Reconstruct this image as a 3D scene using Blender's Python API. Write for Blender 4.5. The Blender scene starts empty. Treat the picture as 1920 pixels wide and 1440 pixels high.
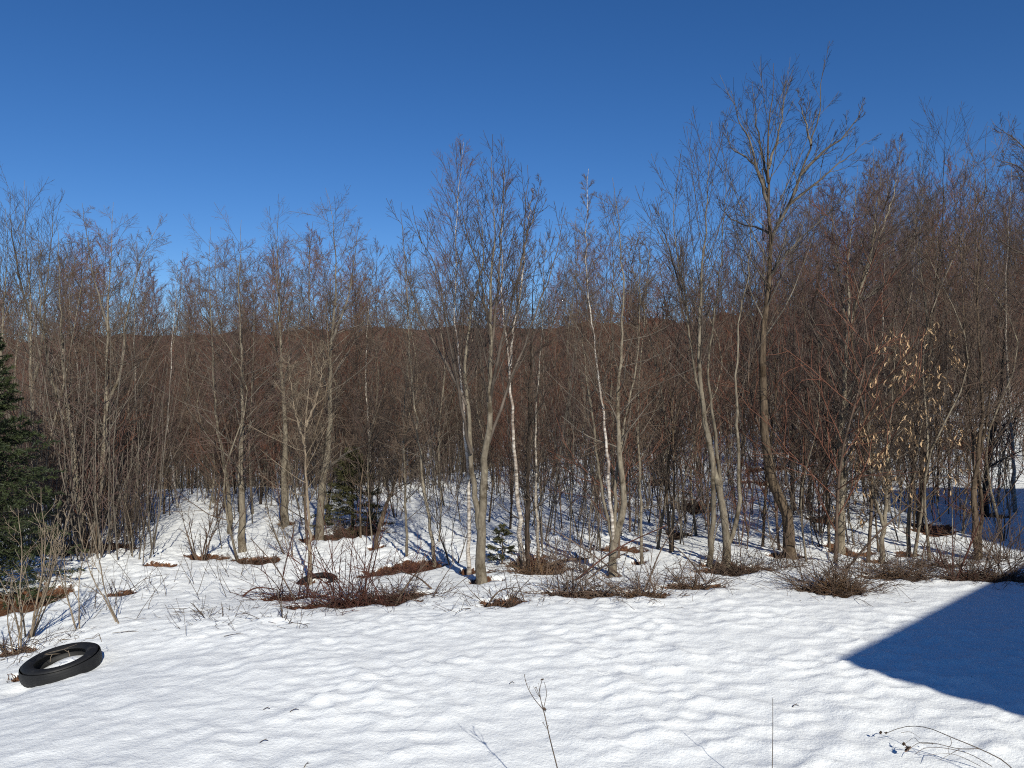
import bpy, math
import numpy as np

# ------------------------------------------------------------------ camera, sky, sun, exposure
SC = bpy.context.scene
COL = SC.collection
R = math.radians
CAM_H = 2.6
SUN_EL, SUN_AZ = 31.3, 161.6            # azimuth clockwise from +Y
F_PX = 1440.0                           # focal length in photograph pixels

cam_d = bpy.data.cameras.new('camera')
cam_d.sensor_width = 36.0
cam_d.lens = 36.0 * F_PX / 1920.0
cam_d.clip_start = 0.05
cam_d.clip_end = 3000
cam = bpy.data.objects.new('camera', cam_d)
COL.objects.link(cam)
cam.location = (0, 0, CAM_H)
cam.rotation_euler = (R(90), 0, 0)
SC.camera = cam

world = bpy.data.worlds.new('World')
SC.world = world
world.use_nodes = True
wn = world.node_tree.nodes
wl = world.node_tree.links
sky = wn.new('ShaderNodeTexSky')
sky.sky_type = 'NISHITA'
sky.sun_disc = False
sky.sun_elevation = R(SUN_EL)
sky.sun_rotation = R(SUN_AZ)
sky.altitude = 1500
sky.air_density = 1.0
sky.dust_density = 0.0
sky.ozone_density = 5.0
bg = wn['Background']
bg.inputs['Strength'].default_value = 0.09
sky_sat = wn.new('ShaderNodeHueSaturation')      # the camera's vivid colour rendering of a clear sky
sky_sat.inputs['Saturation'].default_value = 1.2
sky_sat.inputs['Hue'].default_value = 0.507
wl.new(sky.outputs[0], sky_sat.inputs['Color'])
wl.new(sky_sat.outputs[0], bg.inputs['Color'])

sun_d = bpy.data.lights.new('sun', 'SUN')
sun_d.energy = 5.0
sun_d.angle = R(0.53)
sun_d.color = (1.0, 0.965, 0.86)
sun = bpy.data.objects.new('sun', sun_d)
COL.objects.link(sun)
sun.rotation_euler = (R(90 - SUN_EL), 0, R(180 - SUN_AZ))
sun.location = (20, -40, 40)

vs = SC.view_settings
vs.view_transform = 'Standard'
vs.look = 'None'
vs.exposure = 0.1
vs.gamma = 1.0
SC.cycles.sample_clamp_indirect = 2.0
SC.cycles.caustics_reflective = False
SC.cycles.caustics_refractive = False
SC.cycles.max_bounces = 6
SC.cycles.diffuse_bounces = 3
SC.cycles.use_denoising = False
SC.cycles.filter_width = 1.1

rng = np.random.default_rng(20240317)

# ------------------------------------------------------------------ materials
def new_mat(name, rough=0.85, spec=0.2):
    m = bpy.data.materials.new(name)
    m.use_nodes = True
    b = m.node_tree.nodes['Principled BSDF']
    b.inputs['Roughness'].default_value = rough
    b.inputs['Specular IOR Level'].default_value = spec
    return m, m.node_tree.nodes, m.node_tree.links, b

def ramp(nodes, stops):
    r = nodes.new('ShaderNodeValToRGB')
    e = r.color_ramp.elements
    while len(e) < len(stops):
        e.new(0.5)
    for el, (p, c) in zip(e, stops):
        el.position = p
        el.color = (*c, 1) if len(c) == 3 else c
    return r

def noise(nodes, links, vec, scale, detail=4, rough=0.55):
    n = nodes.new('ShaderNodeTexNoise')
    n.inputs['Scale'].default_value = scale
    n.inputs['Detail'].default_value = detail
    n.inputs['Roughness'].default_value = rough
    if vec is not None:
        links.new(vec, n.inputs['Vector'])
    return n

def mapping(nodes, links, out, scale):
    mp = nodes.new('ShaderNodeMapping')
    mp.inputs['Scale'].default_value = scale
    links.new(out, mp.inputs['Vector'])
    return mp.outputs[0]

def bark_mat(name, c_dark, c_mid, c_light, sc=(14, 14, 5), bump=0.5, vary=0.25):
    m, N, L, b = new_mat(name, 0.9, 0.12)
    tc = N.new('ShaderNodeTexCoord')
    v = mapping(N, L, tc.outputs['Object'], sc)
    n1 = noise(N, L, v, 1.6, 6, 0.65)
    rp = ramp(N, [(0.28, c_dark), (0.5, c_mid), (0.72, c_light)])
    L.new(n1.outputs[0], rp.inputs[0])
    nl = noise(N, L, tc.outputs['Object'], 5.5, 5, 0.7)          # lichen and dark stains
    rl = ramp(N, [(0.36, (0.45, 0.42, 0.38)), (0.48, (1, 1, 1)), (0.60, (1, 1, 1)), (0.68, (1.35, 1.38, 1.28))])
    L.new(nl.outputs[0], rl.inputs[0])
    ml = N.new('ShaderNodeMixRGB'); ml.blend_type = 'MULTIPLY'; ml.inputs[0].default_value = 1.0
    L.new(rp.outputs[0], ml.inputs[1]); L.new(rl.outputs[0], ml.inputs[2])
    oi = N.new('ShaderNodeObjectInfo')
    hs = N.new('ShaderNodeHueSaturation')
    mr = N.new('ShaderNodeMapRange')
    mr.inputs[3].default_value = 1 - vary
    mr.inputs[4].default_value = 1 + vary
    L.new(oi.outputs['Random'], mr.inputs[0])
    L.new(mr.outputs[0], hs.inputs['Value'])
    L.new(ml.outputs[0], hs.inputs['Color'])
    L.new(hs.outputs[0], b.inputs['Base Color'])
    bp = N.new('ShaderNodeBump')
    bp.inputs['Strength'].default_value = bump
    bp.inputs['Distance'].default_value = 0.02
    L.new(n1.outputs[0], bp.inputs['Height'])
    L.new(bp.outputs[0], b.inputs['Normal'])
    return m

def birch_mat(name):
    m, N, L, b = new_mat(name, 0.7, 0.25)
    tc = N.new('ShaderNodeTexCoord')
    v = mapping(N, L, tc.outputs['Object'], (7, 7, 20))
    n1 = noise(N, L, v, 1.1, 5, 0.7)
    rp = ramp(N, [(0.34, (0.05, 0.04, 0.035)), (0.46, (0.27, 0.23, 0.19)), (0.58, (0.50, 0.455, 0.40)), (0.8, (0.62, 0.58, 0.52))])
    L.new(n1.outputs[0], rp.inputs[0])
    n2 = noise(N, L, tc.outputs['Object'], 2.2, 4)
    r2 = ramp(N, [(0.50, (0, 0, 0)), (0.66, (1, 1, 1))])
    L.new(n2.outputs[0], r2.inputs[0])
    mx = N.new('ShaderNodeMixRGB')
    mx.inputs[2].default_value = (0.16, 0.11, 0.08, 1)
    L.new(r2.outputs[0], mx.inputs[0])
    L.new(rp.outputs[0], mx.inputs[1])
    L.new(mx.outputs[0], b.inputs['Base Color'])
    return m

def plain_mat(name, c1, c2, scale=6, rough=0.85, spec=0.15, vary=0.2):
    m, N, L, b = new_mat(name, rough, spec)
    tc = N.new('ShaderNodeTexCoord')
    n1 = noise(N, L, tc.outputs['Object'], scale, 4)
    rp = ramp(N, [(0.32, c1), (0.68, c2)])
    L.new(n1.outputs[0], rp.inputs[0])
    oi = N.new('ShaderNodeObjectInfo')
    hs = N.new('ShaderNodeHueSaturation')
    mr = N.new('ShaderNodeMapRange')
    mr.inputs[3].default_value = 1 - vary
    mr.inputs[4].default_value = 1 + vary
    L.new(oi.outputs['Random'], mr.inputs[0])
    L.new(mr.outputs[0], hs.inputs['Value'])
    L.new(rp.outputs[0], hs.inputs['Color'])
    L.new(hs.outputs[0], b.inputs['Base Color'])
    return m

M = {}
M['bark_grey'] = bark_mat('bark_grey', (0.085, 0.068, 0.05), (0.165, 0.138, 0.102), (0.26, 0.225, 0.168))
M['bark_brown'] = bark_mat('bark_brown', (0.035, 0.025, 0.018), (0.10, 0.073, 0.05), (0.17, 0.125, 0.085), (18, 18, 4), 0.8)
M['bark_dark'] = bark_mat('bark_dark', (0.018, 0.014, 0.011), (0.05, 0.038, 0.03), (0.09, 0.07, 0.055), (18, 18, 4), 0.8)
M['birch'] = birch_mat('birch_bark')
M['birch_grey'] = bark_mat('birch_bark_grey', (0.07, 0.055, 0.045), (0.25, 0.215, 0.175), (0.46, 0.42, 0.36), (9, 9, 14), 0.4)
M['limb_grey'] = plain_mat('limb_bark_grey', (0.06, 0.05, 0.04), (0.165, 0.14, 0.112), 5)
M['limb_dark'] = plain_mat('limb_bark_dark', (0.045, 0.036, 0.029), (0.125, 0.10, 0.08), 5)
M['twig_brown'] = plain_mat('twig_brown', (0.06, 0.042, 0.031), (0.165, 0.118, 0.085), 4)
M['twig_purple'] = plain_mat('twig_purple', (0.065, 0.042, 0.036), (0.145, 0.098, 0.083), 4)
M['twig_red'] = plain_mat('twig_red', (0.085, 0.038, 0.026), (0.20, 0.09, 0.058), 0.5)
M['twig_dark'] = plain_mat('twig_dark', (0.028, 0.022, 0.019), (0.07, 0.054, 0.044), 4)
M['stem_tan'] = plain_mat('stem_tan', (0.12, 0.09, 0.062), (0.27, 0.215, 0.155), 6)
M['cane_red'] = plain_mat('cane_red', (0.04, 0.018, 0.014), (0.115, 0.05, 0.037), 5)
M['cane_brown'] = plain_mat('cane_brown', (0.045, 0.031, 0.024), (0.16, 0.112, 0.082), 5)
M['litter'] = plain_mat('leaf_litter', (0.038, 0.02, 0.013), (0.15, 0.075, 0.042), 9)
M['straw'] = plain_mat('dead_grass', (0.10, 0.055, 0.03), (0.26, 0.16, 0.085), 7)
M['beech_leaf'] = plain_mat('beech_leaf', (0.24, 0.145, 0.075), (0.47, 0.325, 0.19), 20, 0.6, 0.3, 0.3)
M['needle'] = plain_mat('needle', (0.013, 0.022, 0.009), (0.048, 0.06, 0.021), 5, 0.6, 0.3)
M['needle_olive'] = plain_mat('needle_olive', (0.03, 0.031, 0.012), (0.08, 0.075, 0.03), 5, 0.6, 0.3)
M['weed'] = plain_mat('weed_stalk', (0.05, 0.038, 0.03), (0.13, 0.10, 0.075), 14)

def rubber_mat():
    m, N, L, b = new_mat('tyre_rubber', 0.62, 0.35)
    tc = N.new('ShaderNodeTexCoord')
    n1 = noise(N, L, tc.outputs['Object'], 7, 6, 0.7)
    rp = ramp(N, [(0.35, (0.006, 0.006, 0.0065)), (0.58, (0.011, 0.011, 0.0115)), (0.74, (0.05, 0.045, 0.039))])
    L.new(n1.outputs[0], rp.inputs[0])
    L.new(rp.outputs[0], b.inputs['Base Color'])
    n2 = noise(N, L, tc.outputs['Object'], 60, 3)
    bp = N.new('ShaderNodeBump')
    bp.inputs['Strength'].default_value = 0.25
    bp.inputs['Distance'].default_value = 0.004
    L.new(n2.outputs[0], bp.inputs['Height'])
    L.new(bp.outputs[0], b.inputs['Normal'])
    return m
M['rubber'] = rubber_mat()

def ground_mat():
    m, N, L, b = new_mat('snow_ground', 0.55, 0.25)
    tc = N.new('ShaderNodeTexCoord')
    obj = tc.outputs['Object']
    # snow
    ns = noise(N, L, obj, 0.9, 4)
    rs = ramp(N, [(0.3, (0.86, 0.868, 0.85)), (0.7, (0.90, 0.905, 0.88))])
    L.new(ns.outputs[0], rs.inputs[0])
    # specks of blown bark and seeds on the snow
    vs_ = N.new('ShaderNodeTexVoronoi')
    vs_.inputs['Scale'].default_value = 9.0
    L.new(obj, vs_.inputs['Vector'])
    npt = noise(N, L, obj, 0.55, 3)
    spk = ramp(N, [(0.020, (1, 1, 1)), (0.034, (0, 0, 0))])
    L.new(vs_.outputs['Distance'], spk.inputs[0])
    gate = ramp(N, [(0.60, (0, 0, 0)), (0.68, (1, 1, 1))])
    L.new(npt.outputs[0], gate.inputs[0])
    mul = N.new('ShaderNodeMath'); mul.operation = 'MULTIPLY'
    L.new(spk.outputs[0], mul.inputs[0]); L.new(gate.outputs[0], mul.inputs[1])
    mx0 = N.new('ShaderNodeMixRGB')
    mx0.inputs[2].default_value = (0.22, 0.17, 0.12, 1)
    L.new(mul.outputs[0], mx0.inputs[0]); L.new(rs.outputs[0], mx0.inputs[1])
    # litter where the snow has melted
    nl = noise(N, L, obj, 26, 5, 0.7)
    rl = ramp(N, [(0.25, (0.018, 0.011, 0.008)), (0.46, (0.085, 0.038, 0.020)), (0.60, (0.17, 0.078, 0.036)), (0.8, (0.29, 0.155, 0.075))])
    L.new(nl.outputs[0], rl.inputs[0])
    at = N.new('ShaderNodeAttribute'); at.attribute_name = 'melt'
    ne = noise(N, L, obj, 9, 6, 0.8)
    ad = N.new('ShaderNodeMath'); ad.operation = 'MULTIPLY_ADD'
    L.new(ne.outputs[0], ad.inputs[0]); ad.inputs[1].default_value = 0.9
    L.new(at.outputs['Fac'], ad.inputs[2])
    th = N.new('ShaderNodeMapRange'); th.inputs[1].default_value = 0.93; th.inputs[2].default_value = 1.0
    L.new(ad.outputs[0], th.inputs[0])
    mx = N.new('ShaderNodeMixRGB')
    L.new(th.outputs[0], mx.inputs[0]); L.new(mx0.outputs[0], mx.inputs[1]); L.new(rl.outputs[0], mx.inputs[2])
    L.new(mx.outputs[0], b.inputs['Base Color'])
    # fine crystalline relief
    nb = noise(N, L, obj, 48, 6, 0.75)
    nb2 = noise(N, L, obj, 9, 4, 0.6)
    a2 = N.new('ShaderNodeMath'); a2.operation = 'MULTIPLY_ADD'
    L.new(nb2.outputs[0], a2.inputs[0]); a2.inputs[1].default_value = 2.2; L.new(nb.outputs[0], a2.inputs[2])
    bp = N.new('ShaderNodeBump')
    bp.inputs['Strength'].default_value = 0.55
    bp.inputs['Distance'].default_value = 0.014
    L.new(a2.outputs[0], bp.inputs['Height'])
    L.new(bp.outputs[0], b.inputs['Normal'])
    return m
M['ground'] = ground_mat()

def hill_mat():
    m, N, L, b = new_mat('wooded_hill', 0.95, 0.05)
    tc = N.new('ShaderNodeTexCoord')
    n1 = noise(N, L, tc.outputs['Object'], 0.5, 8, 0.85)
    rp = ramp(N, [(0.3, (0.05, 0.026, 0.019)), (0.55, (0.115, 0.056, 0.038)), (0.75, (0.18, 0.095, 0.066))])
    L.new(n1.outputs[0], rp.inputs[0])
    L.new(rp.outputs[0], b.inputs['Base Color'])
    return m
M['hill'] = hill_mat()
M['siding'] = plain_mat('house_siding', (0.06, 0.045, 0.035), (0.11, 0.085, 0.065), 3)
M['roofing'] = plain_mat('roof_shingle', (0.05, 0.05, 0.055), (0.10, 0.10, 0.105), 12)
M['trim'] = plain_mat('white_trim', (0.70, 0.70, 0.68), (0.80, 0.80, 0.78), 4)
M['glass'] = new_mat('window_glass', 0.05, 0.6)[0]
M['glass'].node_tree.nodes['Principled BSDF'].inputs['Base Color'].default_value = (0.03, 0.04, 0.05, 1)

# ------------------------------------------------------------------ mesh helpers
def mesh_np(name, V, Q, mats, midx=None, smooth=True, T=None):
    """mesh from numpy verts, quads and optional triangles"""
    me = bpy.data.meshes.new(name)
    V = np.ascontiguousarray(V, np.float32)
    nq = 0 if Q is None else len(Q)
    nt = 0 if T is None else len(T)
    me.vertices.add(len(V))
    me.vertices.foreach_set('co', V.ravel())
    me.loops.add(nq * 4 + nt * 3)
    me.polygons.add(nq + nt)
    li = []
    if nq: li.append(np.asarray(Q, np.int32).ravel())
    if nt: li.append(np.asarray(T, np.int32).ravel())
    me.loops.foreach_set('vertex_index', np.concatenate(li))
    st = np.concatenate([np.arange(nq) * 4, nq * 4 + np.arange(nt) * 3]).astype(np.int32)
    me.polygons.foreach_set('loop_start', st)
    if midx is not None:
        me.polygons.foreach_set('material_index', np.asarray(midx, np.int32))
    me.polygons.foreach_set('use_smooth', np.full(nq + nt, smooth))
    for m in (mats if isinstance(mats, (list, tuple)) else [mats]):
        me.materials.append(m)
    me.update(calc_edges=True)
    return me

def obj(name, me, parent=None, loc=None):
    o = bpy.data.objects.new(name, me)
    COL.objects.link(o)
    if parent is not None:
        o.parent = parent
    if loc is not None:
        o.location = loc
    return o

def tag(o, label=None, cat=None, group=None, kind=None):
    if label: o['label'] = label
    if cat: o['category'] = cat
    if group: o['group'] = group
    if kind: o['kind'] = kind
    return o

def thing(name, loc, label, cat, group=None):
    o = obj(name, None, None, loc)
    o.empty_display_size = 0.2
    return tag(o, label, cat, group)

def copy_tree(o, parent=None):
    c = o.copy()
    COL.objects.link(c)
    if parent is not None:
        c.parent = parent
    for ch in list(o.children):
        copy_tree(ch, c)
    return c

class Acc:
    """collects vertices and faces for one mesh"""
    def __init__(s):
        s.V, s.Q, s.I, s.n = [], [], [], 0
    def add(s, V, Q, mi=0):
        if len(V) == 0: return
        s.V.append(V); s.Q.append(Q + s.n); s.I.append(np.full(len(Q), mi)); s.n += len(V)
    def mesh(s, name, mats, smooth=True):
        return mesh_np(name, np.concatenate(s.V), np.concatenate(s.Q), mats, np.concatenate(s.I), smooth)

def norm(a):
    return a / np.maximum(np.linalg.norm(a, axis=-1, keepdims=True), 1e-9)

def tubes(P, Rad, sides):
    """P (B,S,3), Rad (B,S) -> verts, quads"""
    B, S, _ = P.shape
    T = np.empty_like(P)
    T[:, 1:-1] = P[:, 2:] - P[:, :-2]
    T[:, 0] = P[:, 1] - P[:, 0]
    T[:, -1] = P[:, -1] - P[:, -2]
    T = norm(T)
    mean = norm(P[:, -1] - P[:, 0])
    ref = np.where(np.abs(mean[:, 2:3]) > 0.8, np.array([[1.0, 0.15, 0]]), np.array([[0, 0.1, 1.0]]))
    ref = np.repeat(ref[:, None, :], S, 1)
    U = norm(np.cross(T, ref))
    W = np.cross(T, U)
    a = np.arange(sides) / sides * 2 * math.pi
    ca, sa = np.cos(a), np.sin(a)
    V = P[:, :, None, :] + Rad[:, :, None, None] * (U[:, :, None, :] * ca[None, None, :, None] + W[:, :, None, :] * sa[None, None, :, None])
    idx = np.arange(B * S * sides).reshape(B, S, sides)
    a0 = idx[:, :-1, :]; a1 = np.roll(a0, -1, 2)
    b0 = idx[:, 1:, :]; b1 = np.roll(b0, -1, 2)
    Q = np.stack([a0, a1, b1, b0], -1).reshape(-1, 4)
    return V.reshape(-1, 3), Q

def grow(p, d, L, r0, r1, nseg, up, wob, g):
    B = len(p)
    P = np.empty((B, nseg + 1, 3)); P[:, 0] = p
    d = norm(d)
    upv = np.array([0, 0, 1.0])
    step = (L / nseg)[:, None]
    up = np.broadcast_to(np.asarray(up, float), (B,))[:, None]
    for k in range(nseg):
        d = norm(d + up * upv + g.normal(0, wob, (B, 3)))
        P[:, k + 1] = P[:, k] + d * step
    s = np.linspace(0, 1, nseg + 1)[None]
    return P, r0[:, None] + (r1 - r0)[:, None] * s ** 0.85

def children(P, Rad, n, t0, t1, ang, lenf, up, nseg, wob, g, rs, r1, rmax=9, golden=False, wmin=0.0):
    B, S, _ = P.shape
    t = (np.arange(n)[None] + g.uniform(0.1, 0.9, (B, n))) / n
    t = t0 + (t1 - t0) * t
    x = t * (S - 1)
    i = np.minimum(x.astype(int), S - 2)
    f = (x - i)[..., None]
    bi = np.arange(B)[:, None]
    pos = P[bi, i] * (1 - f) + P[bi, i + 1] * f
    rad = Rad[bi, i] * (1 - f[..., 0]) + Rad[bi, i + 1] * f[..., 0]
    T = norm(P[bi, i + 1] - P[bi, i])
    plen = np.linalg.norm(np.diff(P, axis=1), axis=2).sum(1)[:, None] * np.ones_like(t)
    T = T.reshape(-1, 3)
    ref = np.where(np.abs(T[:, 2:3]) > 0.85, np.array([[1.0, 0, 0]]), np.array([[0, 0, 1.0]]))
    U = norm(np.cross(T, ref)); W = np.cross(T, U)
    if golden:
        ph = (np.arange(n)[None] * 2.39996 + g.uniform(0, 6.28, (B, 1)) + g.normal(0, 0.35, (B, n))).ravel()
    else:
        ph = g.uniform(0, 2 * math.pi, B * n)
    a = g.uniform(ang[0], ang[1], B * n) * math.pi / 180
    d = np.cos(a)[:, None] * T + np.sin(a)[:, None] * (np.cos(ph)[:, None] * U + np.sin(ph)[:, None] * W)
    L = np.maximum(lenf(t.ravel(), plen.ravel()) * g.uniform(0.65, 1.2, B * n), 0.04)
    r0 = np.minimum(np.maximum(rad.ravel() * rs, r1 * 1.15), rmax)
    return grow(pos.reshape(-1, 3), d, L, r0, np.full(B * n, r1), nseg, up, wob, g)

def catmull(pts, n):
    pts = np.asarray(pts, float)
    d = np.concatenate([[0], np.cumsum(np.linalg.norm(np.diff(pts, axis=0), axis=1))])
    q = np.linspace(0, d[-1], n)
    # cubic Hermite with finite-difference slopes
    m = np.gradient(pts, d, axis=0)
    i = np.clip(np.searchsorted(d, q, side='right') - 1, 0, len(d) - 2)
    h = (d[i + 1] - d[i])[:, None]; s = ((q - d[i])[:, None]) / h
    return ((2*s**3-3*s**2+1)*pts[i] + (s**3-2*s**2+s)*h*m[i] + (-2*s**3+3*s**2)*pts[i+1] + (s**3-s**2)*h*m[i+1])

# ------------------------------------------------------------------ terrain
def px3(px, py, d):
    """photograph pixel at a distance d (metres along +Y) -> world point"""
    return np.array([(px - 960) / F_PX * d, d, CAM_H - (py - 720) / F_PX * d])

_ctrl = [px3(*c) for c in [
    (0, 1440, 5.3), (480, 1440, 5.2), (960, 1440, 5.2), (1440, 1440, 5.2), (1920, 1440, 5.2),
    (115, 1262, 7.6), (0, 1212, 8.9), (250, 1165, 9.0), (500, 1165, 8.7), (960, 1140, 9.0), (1300, 1118, 9.4), (1600, 1100, 9.8), (1900, 1078, 10.4),
    (905, 1095, 10.6), (590, 1102, 12.3), (450, 1040, 14.5), (660, 1005, 16), (760, 1050, 13.2), (300, 1080, 12), (100, 1150, 10.3), (170, 1030, 15), (330, 920, 27),
    (150, 980, 20), (800, 912, 24), (1150, 1083, 11), (1150, 960, 18), (1480, 1040, 12.3), (1330, 1063, 11.6), (1575, 1028, 13),
    (1400, 872, 27), (1400, 930, 19), (1800, 800, 27), (1900, 752, 30), (1750, 985, 14.5), (1800, 890, 20), (1100, 865, 30), (600, 915, 30), (0, 1010, 17),
    (1650, 1048, 12.2), (1830, 1045, 12.0)]]
_ctrl += [np.array(p, float) for p in [(-12, 3, -0.4), (-7, -8, 0.1), (0, -8, 0.1), (14, -8, 0.1), (22, 4, 0.3), (14, 10, 0.2), (-22, 12, -1.2), (-26, 30, -2.2),
    (30, 30, 3.2), (-10, 44, -2.8), (2, 44, -1.6), (16, 44, 1.2), (34, 46, 3.6), (-34, 46, -3.0)]]
_ctrl = np.array(_ctrl)
def _tps(r):
    return np.where(r > 1e-6, r * r * np.log(np.maximum(r, 1e-6)), 0.0)
def _wts():
    X = _ctrl[:, :2] / 10
    n = len(X)
    K = _tps(np.linalg.norm(X[:, None] - X[None], axis=2)) + np.eye(n) * 0.004
    A = np.zeros((n + 3, n + 3))
    A[:n, :n] = K; A[:n, n] = 1; A[:n, n+1:] = X; A[n, :n] = 1; A[n+1:, :n] = X.T
    return np.linalg.solve(A, np.concatenate([_ctrl[:, 2], [0, 0, 0]]))
_W = _wts()
def sstep(a, b, x):
    t = np.clip((x - a) / (b - a), 0, 1)
    return t * t * (3 - 2 * t)
# local features: (x, y, radius, dz)
FEAT = []
def ground_h(x, y):
    x = np.asarray(x, float); y = np.asarray(y, float)
    xc = np.clip(x, -34, 34); yc = np.clip(y, -9, 46)
    X = np.stack([xc, yc], -1).reshape(-1, 2) / 10
    out = np.zeros(len(X))
    for k, c in enumerate(_ctrl[:, :2] / 10):
        out += _W[k] * _tps(np.hypot(X[:, 0] - c[0], X[:, 1] - c[1]))
    n = len(_ctrl)
    out += _W[n] + X @ _W[n+1:]
    h = out.reshape(xc.shape)
    far = -3.2 + 0.075 * np.clip(x, -60, 70) - 0.03 * np.clip(y - 46, 0, 60)
    f = sstep(34, 60, y)
    h = h * (1 - f) + far * f
    for (fx, fy, fr, dz) in FEAT:
        h = h + dz * np.exp(-((x - fx) ** 2 + (y - fy) ** 2) / (fr * fr))
    return h
_hits = {}
def hit(px, py, dmin=4.0, dmax=44.0):
    """where the sight line of a photograph pixel meets the ground"""
    d = np.linspace(dmin, dmax, 500)
    z = CAM_H - (py - 720) / F_PX * d
    g = ground_h((px - 960) / F_PX * d, d)
    k = np.nonzero(z <= g)[0]
    i = k[0] if len(k) else len(d) - 1
    return float((px - 960) / F_PX * d[i]), float(d[i]), float(g[i])

# melted patches: pixel centre, half width in pixels, half depth in metres
PATCH_PX = [(660, 1132, 95, .34), (560, 1122, 70, .25), (750, 1118, 75, .22), (760, 1070, 80, .35), (1000, 1068, 62, .5), (905, 1092, 30, .25), (945, 1136, 52, .2),
    (1075, 1118, 75, .22), (1205, 1118, 48, .22), (1300, 1104, 60, .2), (1385, 1076, 68, .3), (1565, 1108, 62, .3), (1680, 1084, 62, .28), (1850, 1084, 85, .35),
    (470, 1052, 46, .4), (300, 1062, 28, .3), (385, 1046, 42, .4), (150, 1030, 90, .7), (60, 1120, 75, .8), (20, 1140, 60, .6), (655, 1000, 60, .7), (600, 1008, 36, .5), (700, 1032, 18, .3),
    (1148, 1084, 24, .25), (1332, 1064, 20, .25), (1362, 1064, 22, .25), (1480, 1044, 28, .3), (1575, 1028, 32, .4), (1653, 1056, 36, .3), (1702, 1040, 22, .3),
    (1760, 1060, 60, .25), (1600, 1036, 40, .3), (1300, 950, 34, .8), (1430, 905, 30, .8), (1265, 1002, 26, .5), (1545, 975, 20, .4), (1160, 1032, 40, .4), (225, 1118, 26, .18), (1740, 990, 30, .5), (535, 985, 18, .5), (580, 1100, 14, .15),
    (40, 1272, 16, .12), (1200, 1058, 16, .2), (1005, 1050, 30, .4), (1850, 962, 20, .5), (1440, 880, 40, .7), (1790, 835, 30, .8), (1235, 905, 26, .8), (880, 1072, 16, .3), (20, 1225, 40, .14)]
PATCH = []
for (a, b_, w, dd) in PATCH_PX:
    x, y, z = hit(a, b_)
    PATCH.append((x, y, w / F_PX * y, dd))

TYRE = hit(115, 1262)
FEAT.append((TYRE[0] + .02, TYRE[1] + 0.10, 0.21, 0.10))
FEAT.append((TYRE[0] - .2, TYRE[1] - 0.45, 0.2, -0.05))

def worley(x, y, cx, cy, seed):
    """distance to nearest feature point of a jittered lattice, cells cx by cy"""
    u, v = x / cx, y / cy
    iu, iv = np.floor(u).astype(np.int64), np.floor(v).astype(np.int64)
    best = np.full(u.shape, 9.0); sec = np.full(u.shape, 9.0)
    for du in (-1, 0, 1):
        for dv in (-1, 0, 1):
            a, b_ = iu + du, iv + dv
            h1 = np.sin(a * 127.1 + b_ * 311.7 + seed) * 43758.5453
            h2 = np.sin(a * 269.5 + b_ * 183.3 + seed) * 24634.6345
            d = np.hypot(a + 0.5 + 0.85 * (h1 - np.floor(h1) - 0.5) - u, b_ + 0.5 + 0.85 * (h2 - np.floor(h2) - 0.5) - v)
            sec = np.minimum(sec, np.maximum(best, d)); best = np.minimum(best, d)
    return best, sec

def vnoise(x, y, s, seed):
    u, v = x / s, y / s
    i, j = np.floor(u), np.floor(v)
    fu, fv = u - i, v - j
    fu = fu * fu * (3 - 2 * fu); fv = fv * fv * (3 - 2 * fv)
    def hsh(a, b_):
        q = np.sin(a * 127.1 + b_ * 311.7 + seed * 17.3) * 43758.5453
        return q - np.floor(q)
    return (hsh(i, j) * (1 - fu) + hsh(i + 1, j) * fu) * (1 - fv) + (hsh(i, j + 1) * (1 - fu) + hsh(i + 1, j + 1) * fu) * fv

def snow_relief(x, y):
    # sun cups: irregular scallops lying across the slope, sharp rims leaning away, soft hollows
    s = x * math.cos(0.12) + y * math.sin(0.12); t = -x * math.sin(0.12) + y * math.cos(0.12)
    s = s + 0.20 * (vnoise(x, y, 0.4, 1) - 0.5); t = t + 0.16 * (vnoise(x, y, 0.3, 2) - 0.5) + 0.06 * (vnoise(x, y, 1.3, 6) - 0.5)
    amp = 0.30 + 1.0 * sstep(0.2, 0.8, 0.5 * vnoise(x, y, 2.3, 5) + 0.5 * vnoise(x, y, 0.7, 15))
    mix = sstep(0.3, 0.7, vnoise(x, y, 1.6, 41))            # rows here, round pits there
    def cup(tt):
        f1, f2 = worley(s, tt, 0.30, 0.175, 3.7)
        h1, h2 = worley(s + 7.3, tt + 2.1, 0.21, 0.155, 5.9)
        ca = np.minimum(f1, 0.95) ** 1.5 + 0.20 * np.exp(-(f2 - f1) * 7)
        cb = np.minimum(h1, 0.95) ** 1.4 + 0.10 * np.exp(-(h2 - h1) * 7)
        return ca * (1 - mix) + 0.85 * cb * mix
    c = cup(t)
    c = cup(t - 0.05 * c)
    g1, g2 = worley(s + 3 + 0.05 * vnoise(x, y, 0.2, 31), t + 5, 0.15, 0.11, 8.1)
    return amp * (0.055 * c + 0.017 * g1 ** 1.4) + 0.013 * (vnoise(x, y, 0.10, 21) - 0.5) + 0.022 * (vnoise(x, y, 0.3, 22) - 0.5) + 0.022 * (vnoise(x, y, 1.1, 9) - 0.5) + 0.07 * (vnoise(x, y, 3.1, 10) - 0.5)

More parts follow.
